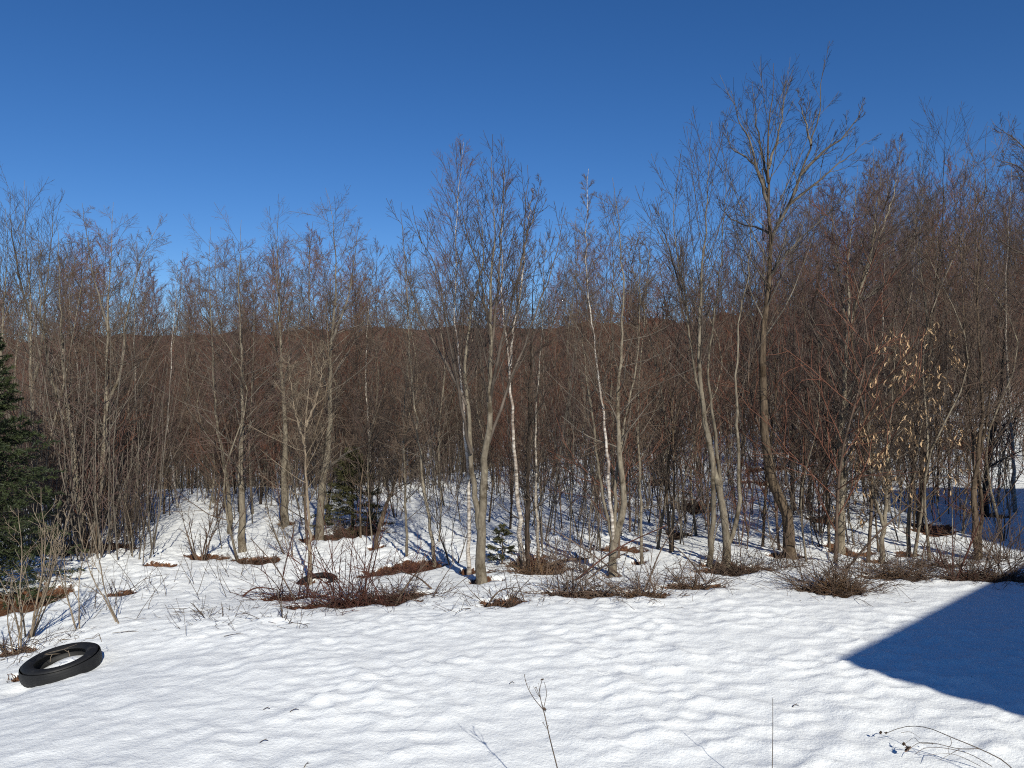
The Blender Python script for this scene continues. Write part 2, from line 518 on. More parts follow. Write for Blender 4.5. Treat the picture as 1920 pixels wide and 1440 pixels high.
def build_ground():
    xs = [-420, -300, -200, -140, -100, -75, -58, -46, -38]
    xs += list(np.arange(-32, -16, 0.5)) + list(np.arange(-16, -9.6, 0.16)) + list(np.arange(-9.6, 9.8, 0.052)) + list(np.arange(9.8, 18, 0.16)) + list(np.arange(18, 32.5, 0.5))
    xs += [38, 46, 58, 75, 100, 140, 200, 300, 420]
    ys = [-120, -60, -30, -16, -10, -6, -3, -1, 0.5, 2, 3, 3.6] + list(np.arange(4.0, 9.0, 0.042)) + list(np.arange(9.0, 15, 0.06)) + list(np.arange(15, 32, 0.17)) + list(np.arange(32, 60, 0.8))
    ys += [64, 72, 84, 100, 130, 180, 260, 400, 600, 900]
    xs, ys = np.array(xs), np.array(ys)
    X, Y = np.meshgrid(xs, ys)
    H = ground_h(X, Y)
    rel = snow_relief(X, Y) * (1 - sstep(30, 45, np.hypot(X, Y))) * (0.75 + 0.5 * sstep(10, 16, Y))
    melt = np.zeros_like(H)
    for (px, py, rx, ry) in PATCH:
        d = np.sqrt(((X - px) / rx) ** 2 + ((Y - py) / ry) ** 2)
        d = d + 0.7 * (vnoise(X, Y, 0.16, 12) - 0.5) + 0.9 * (vnoise(X, Y, 0.45, 13) - 0.5)
        melt = np.maximum(melt, np.clip(1.29 - d * 0.75, 0, 1))
    well = sstep(0.45, 0.8, melt)
    H = H + rel * (1 - 0.6 * well) - 0.085 * well
    ny, nx = X.shape
    V = np.stack([X, Y, H], -1).reshape(-1, 3)
    id_ = np.arange(ny * nx).reshape(ny, nx)
    Q = np.stack([id_[:-1, :-1], id_[:-1, 1:], id_[1:, 1:], id_[1:, :-1]], -1).reshape(-1, 4)
    me = mesh_np('ground', V, Q, M['ground'])
    at = me.attributes.new('melt', 'FLOAT', 'POINT')
    at.data.foreach_set('value', melt.ravel().astype(np.float32))
    tag(obj('ground', me), kind='structure')
build_ground()

# wooded hill far behind
def build_hill():
    xs = np.linspace(-520, 520, 200); ys = np.linspace(105, 420, 70)
    X, Y = np.meshgrid(xs, ys)
    H = -13 + 38 * sstep(105, 330, Y) * (0.75 + 0.35 * vnoise(X, Y, 120, 3)) + 5.0 * vnoise(X, Y, 18, 4) + 6.0 * vnoise(X, Y, 6.1, 8) + X * 0.02
    H[0] = -14
    id_ = np.arange(X.size).reshape(X.shape)
    Q = np.stack([id_[:-1, :-1], id_[:-1, 1:], id_[1:, 1:], id_[1:, :-1]], -1).reshape(-1, 4)
    tag(obj('hill', mesh_np('hill', np.stack([X, Y, H], -1).reshape(-1, 3), Q, M['hill'])), kind='structure')
build_hill()

# ------------------------------------------------------------------ the house beside the camera (throws the blue shadow)
def box_vq(x0, x1, y0, y1, z0, z1):
    V = np.array([(x, y, z) for z in (z0, z1) for y in (y0, y1) for x in (x0, x1)], float)
    Q = np.array([(0, 1, 3, 2), (4, 6, 7, 5), (0, 4, 5, 1), (1, 5, 7, 3), (3, 7, 6, 2), (2, 6, 4, 0)])
    return V, Q

def box(name, b, m, parent):
    V, Q = box_vq(*b)
    return obj(name, mesh_np(name, V, Q, m, smooth=False), parent)

def prism(name, prof, y0, y1, m, parent):
    n = len(prof)
    V = [(x, y0, z) for x, z in prof] + [(x, y1, z) for x, z in prof]
    me = bpy.data.meshes.new(name)
    F = [tuple(range(n)), tuple(range(2 * n - 1, n - 1, -1))] + [(i, n + i, n + (i + 1) % n, (i + 1) % n) for i in range(n)]
    me.from_pydata(V, [], F); me.materials.append(m); me.update()
    return obj(name, me, parent)

def build_house():
    # low hip-roofed house set at an angle to the yard: its eaves corner throws the pointed shadow
    EZ = 4.5
    tip = np.array([(1595 - 960) / F_PX * 6.9, 6.9]); tz_ = float(ground_h(*tip))
    run = (EZ - tz_) / math.tan(R(SUN_EL))
    c0 = tip + run * np.array([math.sin(R(SUN_AZ)), math.cos(R(SUN_AZ))])
    h = thing('house', (c0[0], c0[1], 0.0), 'low dark-sided house with a hip roof standing at an angle to the yard', 'house')
    h.rotation_euler = (0, 0, R(-48.5))        # local +X runs along the near eave, +Y along the far one
    LX, LY = 10.0, 6.3
    box('wall', (0.45, LX - .45, 0.45, LY - .45, -0.5, EZ - 0.02), M['siding'], h)
    V = np.array([(0, 0, EZ), (LX, 0, EZ), (LX, LY, EZ), (0, LY, EZ), (0, 0, EZ + .14), (LX, 0, EZ + .14), (LX, LY, EZ + .14), (0, LY, EZ + .14), (LY / 2, LY / 2, EZ + 1.15), (LX - LY / 2, LY / 2, EZ + 1.15)], float)
    Q = np.array([(3, 2, 1, 0), (0, 1, 5, 4), (1, 2, 6, 5), (2, 3, 7, 6), (3, 0, 4, 7), (4, 5, 9, 8), (6, 7, 8, 9)])
    rf = obj('roof', mesh_np('roof', V, Q, M['roofing'], smooth=False, T=np.array([(5, 6, 9), (7, 4, 8)])), h)
    box('chimney', (6.2, 6.8, 2.6, 3.2, EZ + .6, EZ + 1.9), M['roofing'], rf)
    for x0 in (1.6, 4.4, 7.2):
        w = box('window', (x0, x0 + 1.1, 0.40, 0.45, 1.2, 2.6), M['trim'], h)
        box('pane', (x0 + .08, x0 + 1.02, 0.385, 0.40, 1.28, 2.52), M['glass'], w)
    # tall narrow barn further along
    b = thing('barn', (14.2, 1.0, 0), 'tall narrow dark barn with a shallow gabled roof beyond the house', 'barn')
    box('wall', (-1.6, 1.6, -3.9, 3.9, -0.5, 7.95), M['siding'], b)
    prism('roof', [(-1.9, 7.9), (0, 8.6), (1.9, 7.9), (1.9, 8.05), (0, 8.75), (-1.9, 8.05)], -4.1, 4.1, M['roofing'], b)
    dr = box('door', (-1.0, 1.0, 3.9, 3.97, -0.2, 2.6), M['trim'], b)
    box('handle', (.7, .78, 3.97, 4.03, 1.1, 1.4), M['roofing'], dr)
build_house()

# ------------------------------------------------------------------ trees
STY = {  # limbs: count, t-range, angle, length factor, up-curve, wobble; secondaries; twigs
 'ash':    dict(n1=20, t=(.28, .93), a1=(26, 48), l1=.30, up1=.12, w1=.04, n2=6, a2=(26, 48), l2=.52, up2=.09, w2=.05, n3=3, a3=(26, 48), l3=.55, up3=.05, tip=.0022, pw=.6, lmin=.2),
 'birch':  dict(n1=42, t=(.16, .97), a1=(24, 42), l1=.25, up1=.05, w1=.05, n2=8, a2=(22, 44), l2=.46, up2=.04, w2=.06, n3=5, a3=(22, 46), l3=.55, up3=.02, tip=.0016, pw=.75),
 'spread': dict(n1=32, t=(.13, .94), a1=(38, 70), l1=.27, up1=.035, w1=.09, n2=8, a2=(32, 60), l2=.46, up2=.025, w2=.10, n3=5, a3=(30, 58), l3=.52, up3=.02, tip=.0017, pw=.5, lmin=.2),
 'broom':  dict(n1=46, t=(.12, .95), a1=(26, 46), l1=.36, up1=.05, w1=.05, n2=8, a2=(22, 42), l2=.44, up2=.04, w2=.06, n3=5, a3=(22, 44), l3=.5, up3=.03, tip=.0017, pw=.55, lmin=.18),
 'limb':   dict(n1=9, t=(.15, .92), a1=(26, 46), l1=.32, up1=.10, w1=.05, n2=5, a2=(26, 48), l2=.52, up2=.08, w2=.05, n3=3, a3=(26, 46), l3=.55, up3=.05, tip=.0022, pw=.5, lmin=.25),
}

def crown_from(P, Rad, sty, g, accL, accT, scale=1.0, dens=1.0, t0=None, mul=1.0):
    """limbs, branchlets and twigs on stems P (B,S,3); limbs go to accL, finer wood to accT"""
    s = STY[sty]
    a, b_ = s['t']
    if t0 is not None: a = t0
    n1 = max(3, int(s['n1'] * dens))
    L1 = lambda t, pl: mul * pl * s['l1'] * np.clip((1.06 - t) / (1.06 - a), s.get('lmin', .12), 1) ** s['pw']
    P1, R1 = children(P, Rad, n1, a, b_, s['a1'], L1, s['up1'], 6, s['w1'], g, 0.40, 0.0028 * scale, 0.03, True)
    accL.add(*tubes(P1, R1, 4))
    L2 = lambda t, pl: pl * s['l2'] * np.clip(1.1 - t, 0.2, 1) ** 0.5
    P2, R2 = children(P1, R1, s['n2'], .12, .82, s['a2'], L2, s['up2'], 3, s['w2'], g, 0.58, s['tip'] * 1.0 * scale, 0.008)
    accT.add(*tubes(P2, R2, 3))
    L3 = lambda t, pl: pl * s['l3'] * np.clip(1.2 - t, 0.45, 1)
    P3, R3 = children(P2, R2, s['n3'], .12, .72, s['a3'], L3, s['up3'], 1, s['w2'], g, 0.65, s['tip'] * 0.72 * scale, 0.004)
    accT.add(*tubes(P3, R3, 3))
    return P1, P2, P3

def stem_radii(n, r0, r1, flare=True, pw=1.2):
    t = np.linspace(0, 1, n)
    r = r1 + (r0 - r1) * (1 - t) ** pw
    if flare:
        r = r * (1 + 0.30 * np.exp(-t * 30))
    return r

LIMB = {'bark_grey': 'limb_grey', 'bark_brown': 'limb_dark', 'bark_dark': 'limb_dark', 'birch': 'limb_dark', 'birch_grey': 'limb_dark', 'stem_tan': 'stem_tan'}

def pixel_tree(name, label, cat, stems, sty, bark, twig, seed, depth=None, tfac=1.0, group=None, mul=1.0, dens=1.0, limb=None, t0=None, cf=.925):
    """stems: list of dict(p=[(px,py)...] bottom to top, w=width px, dy=depth drift at the tip, c=style or None, limb=bool)"""
    g = np.random.default_rng(seed)
    bx, by, bz = hit(*stems[0]['p'][0]) if depth is None else None or (0, 0, 0)
    if depth is not None:
        bx = (stems[0]['p'][0][0] - 960) / F_PX * depth; by = depth; bz = float(ground_h(bx, by))
    base = np.array([bx, by, bz])
    root = thing(name, base, label, cat, group)
    accL, accT = Acc(), Acc()
    twigs = []
    for k, s in enumerate(stems):
        pts = s['p']; n = len(pts)
        dy0 = s.get('dy0', 0.0); dy1 = s.get('dy', 0.0)
        ts = np.linspace(0, 1, n)
        pts = [(a, b_ if b_ > 620 else 620 - (620 - b_) * cf) for a, b_ in pts]
        W = np.array([px3(a, b_, by + dy0 + (dy1 - dy0) * t) for (a, b_), t in zip(pts, ts)])
        if k == 0 or s.get('root'):
            x0, y0 = W[0, 0], W[0, 1]
            W[0, 2] = float(ground_h(x0, y0)) - 0.16
        W = W - base
        ns = 30 if not s.get('limb') else 16
        P = catmull(W, ns)
        P[1:] += g.normal(0, 0.010, (ns - 1, 3)) * np.array([1, 1, .3])
        r0 = s['w'] / F_PX * by * 0.5 * (.84 if not s.get('limb') else .8)
        Rd = stem_radii(ns, r0, s.get('tip', 0.0026), flare=(k == 0 or bool(s.get('root'))), pw=s.get('pw', 1.4 if not s.get('limb') else 1.15))
        V, Q = tubes(P[None], Rd[None], 10 if r0 > .04 else 7)
        if s.get('limb'):
            obj('limb', mesh_np('limb', V, Q, M[limb or LIMB[bark]]), root)
        else:
            tr = mesh_np('trunk', V, Q, M[s.get('bark', bark)])
            obj('trunk', tr, root)
        c = s.get('c', sty)
        if c:
            twigs.append(crown_from(P[None], Rd[None], c, g, accL, accT, 1.0 * tfac, s.get('dens', dens), s.get('t0', t0), s.get('mul', mul)))
    if accL.n: obj('branches', accL.mesh('branches', M[limb or LIMB[bark]]), root)['kind'] = 'stuff'
    if accT.n: obj('twigs', accT.mesh('twigs', M[twig]), root)['kind'] = 'stuff'
    return root, base, twigs

def S(p, w, **k):
    return dict(p=p, w=w, **k)

HERO = []
def T(*a, **k):
    r = pixel_tree(*a, **k); HERO.append((r[1][0], r[1][1])); return r

# --- centre: the forked tree with candelabra limbs
T('bare_tree', 'grey forked tree on the snow lip, its crown of long upswept candelabra limbs', 'tree', [
  S([(903, 1096), (902, 1040), (903, 985), (908, 900), (916, 780), (920, 650), (920, 525), (928, 425), (922, 315), (920, 265)], 25, t0=.42, dens=.9),
  S([(901, 1000), (889, 925), (884, 852), (879, 780), (872, 690), (880, 600), (905, 480), (903, 400), (890, 330)], 15, dy0=.0, dy=.3, t0=.35, dens=.7),
  S([(919, 700), (930, 560), (940, 420), (946, 317), (949, 245)], 8, limb=True, c='limb', dy=.2),
  S([(918, 760), (940, 640), (962, 550), (977, 487), (984, 400), (990, 284)], 9, limb=True, c='limb', dy=-.5),
  S([(972, 500), (990, 425), (1007, 362), (1014, 308)], 6, limb=True, c='limb', dy0=-.3, dy=-.7),
  S([(917, 830), (955, 720), (1000, 600), (1022, 537), (1042, 462), (1062, 367)], 8, limb=True, c='limb', dy=.6),
  S([(884, 850), (858, 727), (838, 620), (825, 525), (806, 470), (786, 432), (774, 366)], 8, limb=True, c='limb', dy=-.7),
  S([(875, 760), (830, 670), (785, 590), (763, 500), (752, 360)], 7, limb=True, c='limb', dy=.7),
  S([(920, 620), (893, 480), (868, 390), (858, 330)], 6, limb=True, c='limb', dy=.4)],
  'ash', 'bark_grey', 'twig_dark', 1, limb='limb_dark')
T('birch_tree', 'white birch with a feathery purple pointed top behind the forked tree', 'tree', [
  S([(879, 1072), (880, 980), (876, 860), (866, 734), (862, 682), (853, 578), (854, 525), (857, 387), (864, 300), (870, 238)], 10, t0=.40, dens=1.35, mul=1.0)],
  'birch', 'birch', 'twig_purple', 2, mul=.85, dens=1.3)
T('birch_tree', 'bright white birch splitting in two high up, beside the rusty litter bank', 'tree', [
  S([(981, 1060), (975, 1000), (971, 942), (964, 852), (961, 760), (956, 690), (945, 595), (942, 508), (940, 430), (946, 290)], 12, t0=.45, dens=.9),
  S([(956, 690), (962, 620), (974, 560), (981, 480), (990, 400), (1000, 330)], 8, t0=.3, dens=.6, dy=.3)],
  'birch', 'birch', 'twig_purple', 3, mul=.8)
T('bare_tree', 'dark straight trunk close beside the bright white birch', 'tree', [
  S([(988, 1052), (989, 924), (992, 780), (996, 640), (1002, 500), (1006, 420)], 12)], 'spread', 'bark_dark', 'twig_dark', 4, mul=.7)
T('birch_tree', 'thin mottled birch rising from the far end of the rusty litter bank', 'tree', [
  S([(1010, 1050), (1005, 888), (1006, 780), (1015, 640), (1020, 500), (1024, 420)], 8)], 'birch', 'birch_grey', 'twig_brown', 5, mul=.7)
T('bare_tree', 'grey clump of several stems from one stout foot on the snow lip', 'tree', [
  S([(1148, 1082), (1149, 1045), (1152, 1008), (1163, 985), (1169, 924), (1163, 852), (1158, 760), (1165, 640), (1168, 520), (1160, 400), (1150, 310)], 19, dens=.9, t0=.3),
  S([(1151, 1015), (1142, 906), (1134, 800), (1128, 745), (1116, 665), (1109, 595), (1102, 508), (1099, 439), (1101, 352), (1103, 292)], 9, bark='birch', c='birch', mul=.55, t0=.35),
  S([(1150, 1020), (1128, 920), (1115, 820), (1100, 700), (1085, 560), (1078, 440), (1080, 380)], 8, dy=.5, dens=.6, t0=.3),
  S([(1153, 1005), (1155, 900), (1172, 790), (1195, 660), (1200, 520), (1196, 400)], 9, dy=.6, dens=.6, t0=.3)],
  'spread', 'bark_grey', 'twig_brown', 6, mul=.8)
T('bare_tree', 'slender straight grey tree with a brown foot between the clump and the twin trees', 'tree', [
  S([(1204, 1058), (1200, 888), (1197, 790), (1205, 640), (1215, 500), (1222, 400)], 8)], 'spread', 'bark_grey', 'twig_brown', 7, mul=.7)
T('bare_tree', 'smooth pale grey tree leaning off left beside the twin-stemmed one', 'tree', [
  S([(1330, 1066), (1337, 924), (1332, 834), (1321, 780), (1311, 734), (1293, 630), (1283, 557), (1268, 450), (1262, 380), (1274, 290)], 13, t0=.42),
  S([(1288, 590), (1262, 480), (1240, 400), (1228, 350)], 6, limb=True, c='limb', dy=.4)], 'ash', 'bark_grey', 'twig_dark', 8, limb='limb_dark')
T('bare_tree', 'grey tree parting near its foot into three tall smooth stems', 'tree', [
  S([(1363, 1066), (1362, 1018), (1354, 942), (1339, 880), (1318, 760), (1311, 682), (1313, 578), (1318, 474), (1325, 370), (1330, 280), (1335, 195)], 19, t0=.45),
  S([(1364, 1025), (1376, 995), (1386, 935), (1383, 850), (1381, 717), (1387, 595), (1401, 508), (1410, 400), (1405, 330)], 11, dy=-.2, t0=.4, dens=.7),
  S([(1352, 930), (1340, 800), (1328, 682), (1345, 543), (1352, 456), (1360, 340), (1362, 240)], 9, dy=.4, t0=.4, dens=.7)], 'ash', 'bark_grey', 'twig_dark', 9, limb='limb_dark')
# --- right: the tallest tree
T('bare_tree', 'tallest tree with a crooked dark foot and wide open crown against the sky', 'tree', [
  S([(1481, 1044), (1478, 990), (1474, 961), (1453, 915), (1443, 870), (1436, 830), (1432, 770), (1430, 717), (1432, 612), (1440, 543), (1444, 460), (1441, 379), (1440, 273), (1449, 181), (1452, 128)], 26, t0=.45, pw=1.15),
  S([(1444, 458), (1475, 395), (1501, 334), (1521, 279), (1536, 221), (1541, 156), (1545, 120)], 9, limb=True, c='limb', dy=-.3),
  S([(1501, 334), (1545, 290), (1582, 263), (1605, 232), (1622, 193)], 8, limb=True, c='limb', dy0=-.1, dy=-.6),
  S([(1480, 389), (1530, 348), (1572, 314), (1605, 290), (1625, 269)], 7, limb=True, c='limb', dy0=0, dy=.7),
  S([(1442, 396), (1420, 326), (1402, 263), (1380, 221), (1373, 179)], 9, limb=True, c='limb', dy=-.5),
  S([(1440, 348), (1424, 271), (1414, 195), (1409, 161)], 7, limb=True, c='limb', dy=.6),
  S([(1441, 322), (1462, 254), (1470, 202), (1478, 159)], 7, limb=True, c='limb', dy=.6),
  S([(1440, 365), (1410, 310), (1372, 284), (1362, 236)], 7, limb=True, c='limb', dy=.8),
  S([(1443, 520), (1472, 482), (1536, 418), (1567, 389), (1591, 350)], 7, limb=True, c='limb', dy=-1.0),
  S([(1444, 443), (1420, 430), (1396, 426), (1360, 405), (1345, 374)], 6, limb=True, c='limb', dy=.9),
  S([(1521, 279), (1505, 219), (1492, 176)], 6, limb=True, c='limb', dy0=-.2, dy=.3)],
  'ash', 'bark_brown', 'twig_dark', 10, limb='limb_grey', cf=1.02)
T('bare_tree', 'stout grey tree with a broom-like fan of purple twigs, right of the crooked tall one', 'tree', [
  S([(1575, 1030), (1577, 960), (1580, 888), (1577, 800), (1582, 751), (1586, 647), (1590, 600), (1589, 491), (1600, 387), (1606, 285)], 21, t0=.16, dens=1.2),
  S([(1587, 640), (1607, 557), (1634, 456), (1645, 360), (1652, 270)], 9, dy=-.3, dens=.7, t0=.15),
  S([(1604, 565), (1662, 519), (1714, 432), (1739, 380)], 7, limb=True, c='broom', dy=-.5, mul=.6, dens=.6),
  S([(1588, 620), (1575, 520), (1562, 420), (1556, 330)], 7, dy=.4, dens=.6, t0=.15),
  S([(1610, 540), (1650, 430), (1680, 320), (1690, 225)], 7, dy=.5, dens=.7, t0=.15)], 'broom', 'bark_grey', 'twig_purple', 11, mul=.75)
T('bare_tree', 'straight dark slender tree rising behind the tan-leaved saplings', 'tree', [
  S([(1725, 985), (1730, 850), (1740, 690), (1746, 630), (1760, 491), (1768, 387), (1770, 300), (1776, 165)], 14, t0=.5)], 'ash', 'bark_dark', 'twig_dark', 12)
T('bare_tree', 'bundle of brown stems at the edge of the house shadow', 'tree', [
  S([(1830, 1048), (1826, 980), (1825, 924), (1834, 852), (1840, 790), (1836, 647), (1832, 508), (1843, 370), (1850, 205)], 12, t0=.35),
  S([(1838, 1046), (1840, 960), (1836, 880), (1850, 780), (1868, 640), (1880, 520), (1890, 420)], 9, dy=.2, t0=.3, root=True),
  S([(1834, 1047), (1828, 900), (1815, 740), (1806, 560), (1800, 400), (1805, 280)], 8, dy=.5, t0=.35, root=True)], 'ash', 'bark_brown', 'twig_brown', 13)
T('bare_tree', 'dark leaning trunk standing in the shaded hollow beyond the stem bundle', 'tree', [
  S([(1846, 962), (1850, 900), (1858, 840), (1875, 740), (1885, 600), (1895, 420), (1900, 300)], 14)], 'spread', 'bark_dark', 'twig_dark', 14)
T('birch_tree', 'pale birch with a white upper stem beyond the stem bundle', 'tree', [
  S([(1905, 960), (1896, 800), (1886, 640), (1885, 550), (1888, 474), (1893, 360), (1896, 280)], 9)], 'birch', 'birch_grey', 'twig_purple', 15)
T('birch_tree', 'slim birch half hidden behind the broom-like crown', 'tree', [
  S([(1668, 960), (1662, 800), (1655, 640), (1655, 543), (1659, 421), (1664, 330)], 8)], 'birch', 'birch_grey', 'twig_purple', 16)
T('bare_tree', 'pair of dark trunks rooted together behind the crooked tall tree', 'tree', [
  S([(1487, 958), (1486, 860), (1488, 720), (1490, 560), (1500, 420), (1510, 360)], 11),
  S([(1500, 960), (1508, 860), (1515, 700), (1530, 560), (1545, 430), (1552, 360)], 11, root=True),
  S([(1512, 958), (1524, 860), (1540, 720), (1560, 560), (1575, 440)], 9, root=True)], 'spread', 'bark_dark', 'twig_purple', 17, mul=.7, dens=.8)
# --- left half
T('bare_tree', 'stout grey tree with a low limb reaching left, near the dark spruce', 'tree', [
  S([(156, 1034), (148, 940), (139, 870), (134, 800), (128, 770), (120, 690), (114, 600), (112, 500), (108, 400)], 18, t0=.25),
  S([(131, 800), (110, 760), (90, 680), (78, 600), (75, 520), (72, 420)], 9, dy=-.2, t0=.2, dens=.7)], 'spread', 'bark_grey', 'twig_brown', 20)
T('bare_tree', 'grey tree with a wide open fan crown above the left end of the wood', 'tree', [
  S([(178, 1030), (183, 950), (191, 888), (197, 790), (200, 700), (201, 612), (208, 473), (212, 360)], 17, t0=.3, dens=1.1),
  S([(197, 770), (225, 700), (236, 600), (258, 500), (290, 420), (305, 390)], 8, dy=.3, t0=.2, dens=.8),
  S([(201, 612), (178, 520), (165, 440), (152, 360)], 6, limb=True, c='spread', dens=.5, dy=-.4)], 'spread', 'bark_grey', 'twig_brown', 21)
T('birch_tree', 'speckled birch between the stout grey tree and the fan-crowned one', 'tree', [
  S([(172, 985), (165, 900), (155, 816), (148, 730), (139, 647), (132, 577), (128, 500), (126, 430)], 9)], 'birch', 'birch_grey', 'twig_purple', 22)
T('birch_tree', 'slim white-flecked birch just right of the fan-crowned tree', 'tree', [
  S([(247, 985), (249, 852), (254, 751), (252, 612), (255, 520), (258, 440)], 8)], 'birch', 'birch_grey', 'twig_brown', 23)
T('birch_tree', 'lone thin birch with a bright white middle above the snowy trail', 'tree', [
  S([(334, 955), (322, 860), (315, 786), (320, 700), (323, 647), (330, 560), (334, 480)], 6)], 'birch', 'birch', 'twig_purple', 24, mul=.8)
T('bare_tree', 'sturdy grey tree with many upswept side branches beside the litter patch', 'tree', [
  S([(455, 1036), (453, 960), (451, 888), (455, 780), (453, 700), (451, 612), (448, 500), (452, 395)], 17, t0=.2, dens=1.2)], 'spread', 'bark_grey', 'twig_purple', 25)
T('bare_tree', 'grey tree leaning left out of the clump by the litter patch', 'tree', [
  S([(434, 1000), (428, 930), (421, 870), (407, 800), (400, 700), (396, 600), (392, 480), (395, 410)], 11, t0=.3)], 'spread', 'bark_grey', 'twig_brown', 26)
T('bare_tree', 'pale thick straight trunk left of the small green fir', 'tree', [
  S([(534, 988), (534, 900), (534, 780), (527, 700), (525, 620), (520, 500), (522, 385)], 17, t0=.4)], 'spread', 'bark_grey', 'twig_brown', 27)
T('young_tree', 'short tan sapling with forked branches growing through the half-buried tyre', 'tree', [
  S([(582, 1102), (580, 1000), (576, 924), (572, 834), (575, 760), (582, 700), (586, 640)], 11, t0=.35),
  S([(573, 840), (555, 780), (545, 720), (540, 660)], 6, t0=.2, dy=-.2, dens=.6),
  S([(574, 800), (595, 740), (605, 690), (608, 640)], 6, t0=.2, dy=.2, dens=.6)], 'spread', 'stem_tan', 'stem_tan', 28, dens=.7, mul=1.0)
T('bare_tree', 'sunlit grey tree with a bent side limb, left of the small green fir', 'tree', [
  S([(599, 1010), (602, 940), (613, 852), (618, 780), (621, 647), (629, 543), (626, 420), (612, 330)], 19, t0=.38, dens=1.1),
  S([(612, 880), (650, 850), (690, 832), (720, 800), (745, 740)], 7, limb=True, c='spread', dens=.5, dy=-.4),
  S([(622, 640), (650, 560), (665, 470), (672, 400)], 7, limb=True, c='spread', dens=.6, dy=.4)], 'spread', 'bark_grey', 'twig_brown', 29)
T('bare_tree', 'dark low clump of stems leaning right beside the small green fir', 'tree', [
  S([(701, 1034), (714, 975), (734, 925), (752, 860), (765, 780), (780, 680)], 11, t0=.3),
  S([(708, 1000), (728, 940), (741, 890), (745, 800), (740, 700)], 7, t0=.3, dens=.6, dy=.2)], 'spread', 'bark_brown', 'twig_dark', 30, dens=.7)
T('bare_tree', 'thin lone stem standing in the sunlit snow behind the dark red litter', 'tree', [
  S([(764, 1050), (760, 906), (757, 800), (765, 680), (775, 560), (780, 470)], 7)], 'spread', 'bark_grey', 'twig_brown', 31, mul=.7)
T('bare_tree', 'smooth bare pole leaning left at the end of the dark red litter', 'tree', [
  S([(815, 1060), (808, 1000), (798, 935), (790, 881), (782, 800), (770, 690), (765, 580), (758, 460)], 9, t0=.35)], 'spread', 'bark_grey', 'twig_brown', 32, mul=.75)
T('birch_tree', 'narrow birch with a white streak directly above the small green fir', 'tree', [
  S([(697, 980), (694, 880), (690, 800), (686, 700), (690, 600), (700, 480)], 9)], 'birch', 'birch_grey', 'twig_purple', 33)
T('bare_tree', 'tall tree with blunt upright tips rising behind the dark spruce', 'tree', [
  S([(62, 1010), (63, 850), (60, 751), (57, 640), (57, 560), (48, 440), (46, 315)], 14, t0=.5),
  S([(61, 720), (78, 650), (84, 560), (95, 460), (101, 345)], 8, dy=.3, t0=.4, dens=.6),
  S([(58, 600), (35, 500), (22, 420), (18, 340)], 6, limb=True, c='limb', dy=-.3)], 'ash', 'bark_grey', 'twig_dark', 34)
T('bare_tree', 'grey tree at the very left end of the wood, blunt twigs above the spruce', 'tree', [
  S([(-12, 1020), (-6, 850), (2, 700), (8, 560), (14, 450), (10, 370)], 14, t0=.5)], 'ash', 'bark_grey', 'twig_dark', 35)
T('bare_tree', 'tree on the far right whose sparse dark branches hang over the house shadow', 'tree', [
  S([(2010, 1040), (2000, 800), (1992, 560), (1985, 380), (1980, 200)], 18, t0=.5),
  S([(1992, 420), (1950, 330), (1905, 285), (1860, 270)], 8, limb=True, c='limb', dy=-.6),
  S([(1990, 330), (1940, 270), (1895, 225), (1862, 200)], 7, limb=True, c='limb', dy=.2),
  S([(1994, 560), (1940, 480), (1880, 440), (1850, 380)], 8, limb=True, c='limb', dy=-.3)], 'ash', 'bark_dark', 'twig_dark', 36)
T('bare_tree', 'tall slim tree with a three-pronged tip right of the white-stemmed clump', 'tree', [
  S([(1145, 1000), (1148, 850), (1146, 700), (1148, 560), (1150, 440), (1152, 330)], 9, t0=.5)], 'ash', 'bark_grey', 'twig_dark', 37, mul=.7)

# --- tan-leaved beech saplings
def leaf_mesh():
    pts = []
    n = 4
    V = []
    for k in range(n + 1):
        t = k / n
        w = 0.0115 * math.sin(math.pi * min(1, t * 0.93 + 0.07)) + 0.0008
        z = -0.095 * t; y = 0.022 * math.sin(t * 2.6)
        V += [(-w, y + 0.010, z), (0, y - 0.004, z), (w, y + 0.010, z)]
    Q = []
    for k in range(n):
        a = k * 3
        Q += [(a, a + 1, a + 4, a + 3), (a + 1, a + 2, a + 5, a + 4)]
    return mesh_np('leaf', np.array(V), np.array(Q), M['beech_leaf'])
LEAF = leaf_mesh()
def beech(label, stems, seed, nleaf, zr=None, **k):
    root, base, tw = T('beech_sapling', label, 'sapling', stems, 'spread', 'bark_grey', 'twig_brown', seed, **k)
    g = np.random.default_rng(seed + 900)
    ends = np.concatenate([np.concatenate([t[1][:, 2:].reshape(-1, 3), t[2][:, 1:].reshape(-1, 3)]) for t in tw])
    # leaves hang in loose bunches
    cen = ends[g.integers(0, len(ends), nleaf // 3)]
    n = 0
    while n < nleaf:
        c = cen[g.integers(0, len(cen))]
        near = ends[np.argsort(((ends - c) ** 2).sum(1))[:26]]
        p = near[g.integers(0, 26)]
        o = bpy.data.objects.new('leaf', LEAF); COL.objects.link(o); o.parent = root
        o.location = p; s = g.uniform(.75, 1.25)
        o.scale = (s * g.uniform(.7, 1.2), s, s)
        o.rotation_euler = (g.normal(0, .35), g.normal(0, .4), g.uniform(0, 6.28))
        n += 1
    return root
beech('beech sapling with a forked dark foot, hung with curled tan leaves', [
  S([(1653, 1056), (1654, 1010), (1658, 975), (1664, 900), (1668, 820), (1675, 720), (1680, 620)], 13, t0=.22),
  S([(1656, 985), (1640, 930), (1632, 860), (1628, 780)], 8, t0=.2, dens=.6, dy=-.2)], 41, 260, mul=1.15)
beech('brown-stemmed beech sapling with its tan leaves high up, behind the forked one', [
  S([(1701, 1042), (1705, 970), (1708, 924), (1720, 840), (1738, 740), (1745, 680), (1750, 600)], 10, t0=.2)], 42, 280, mul=1.15)
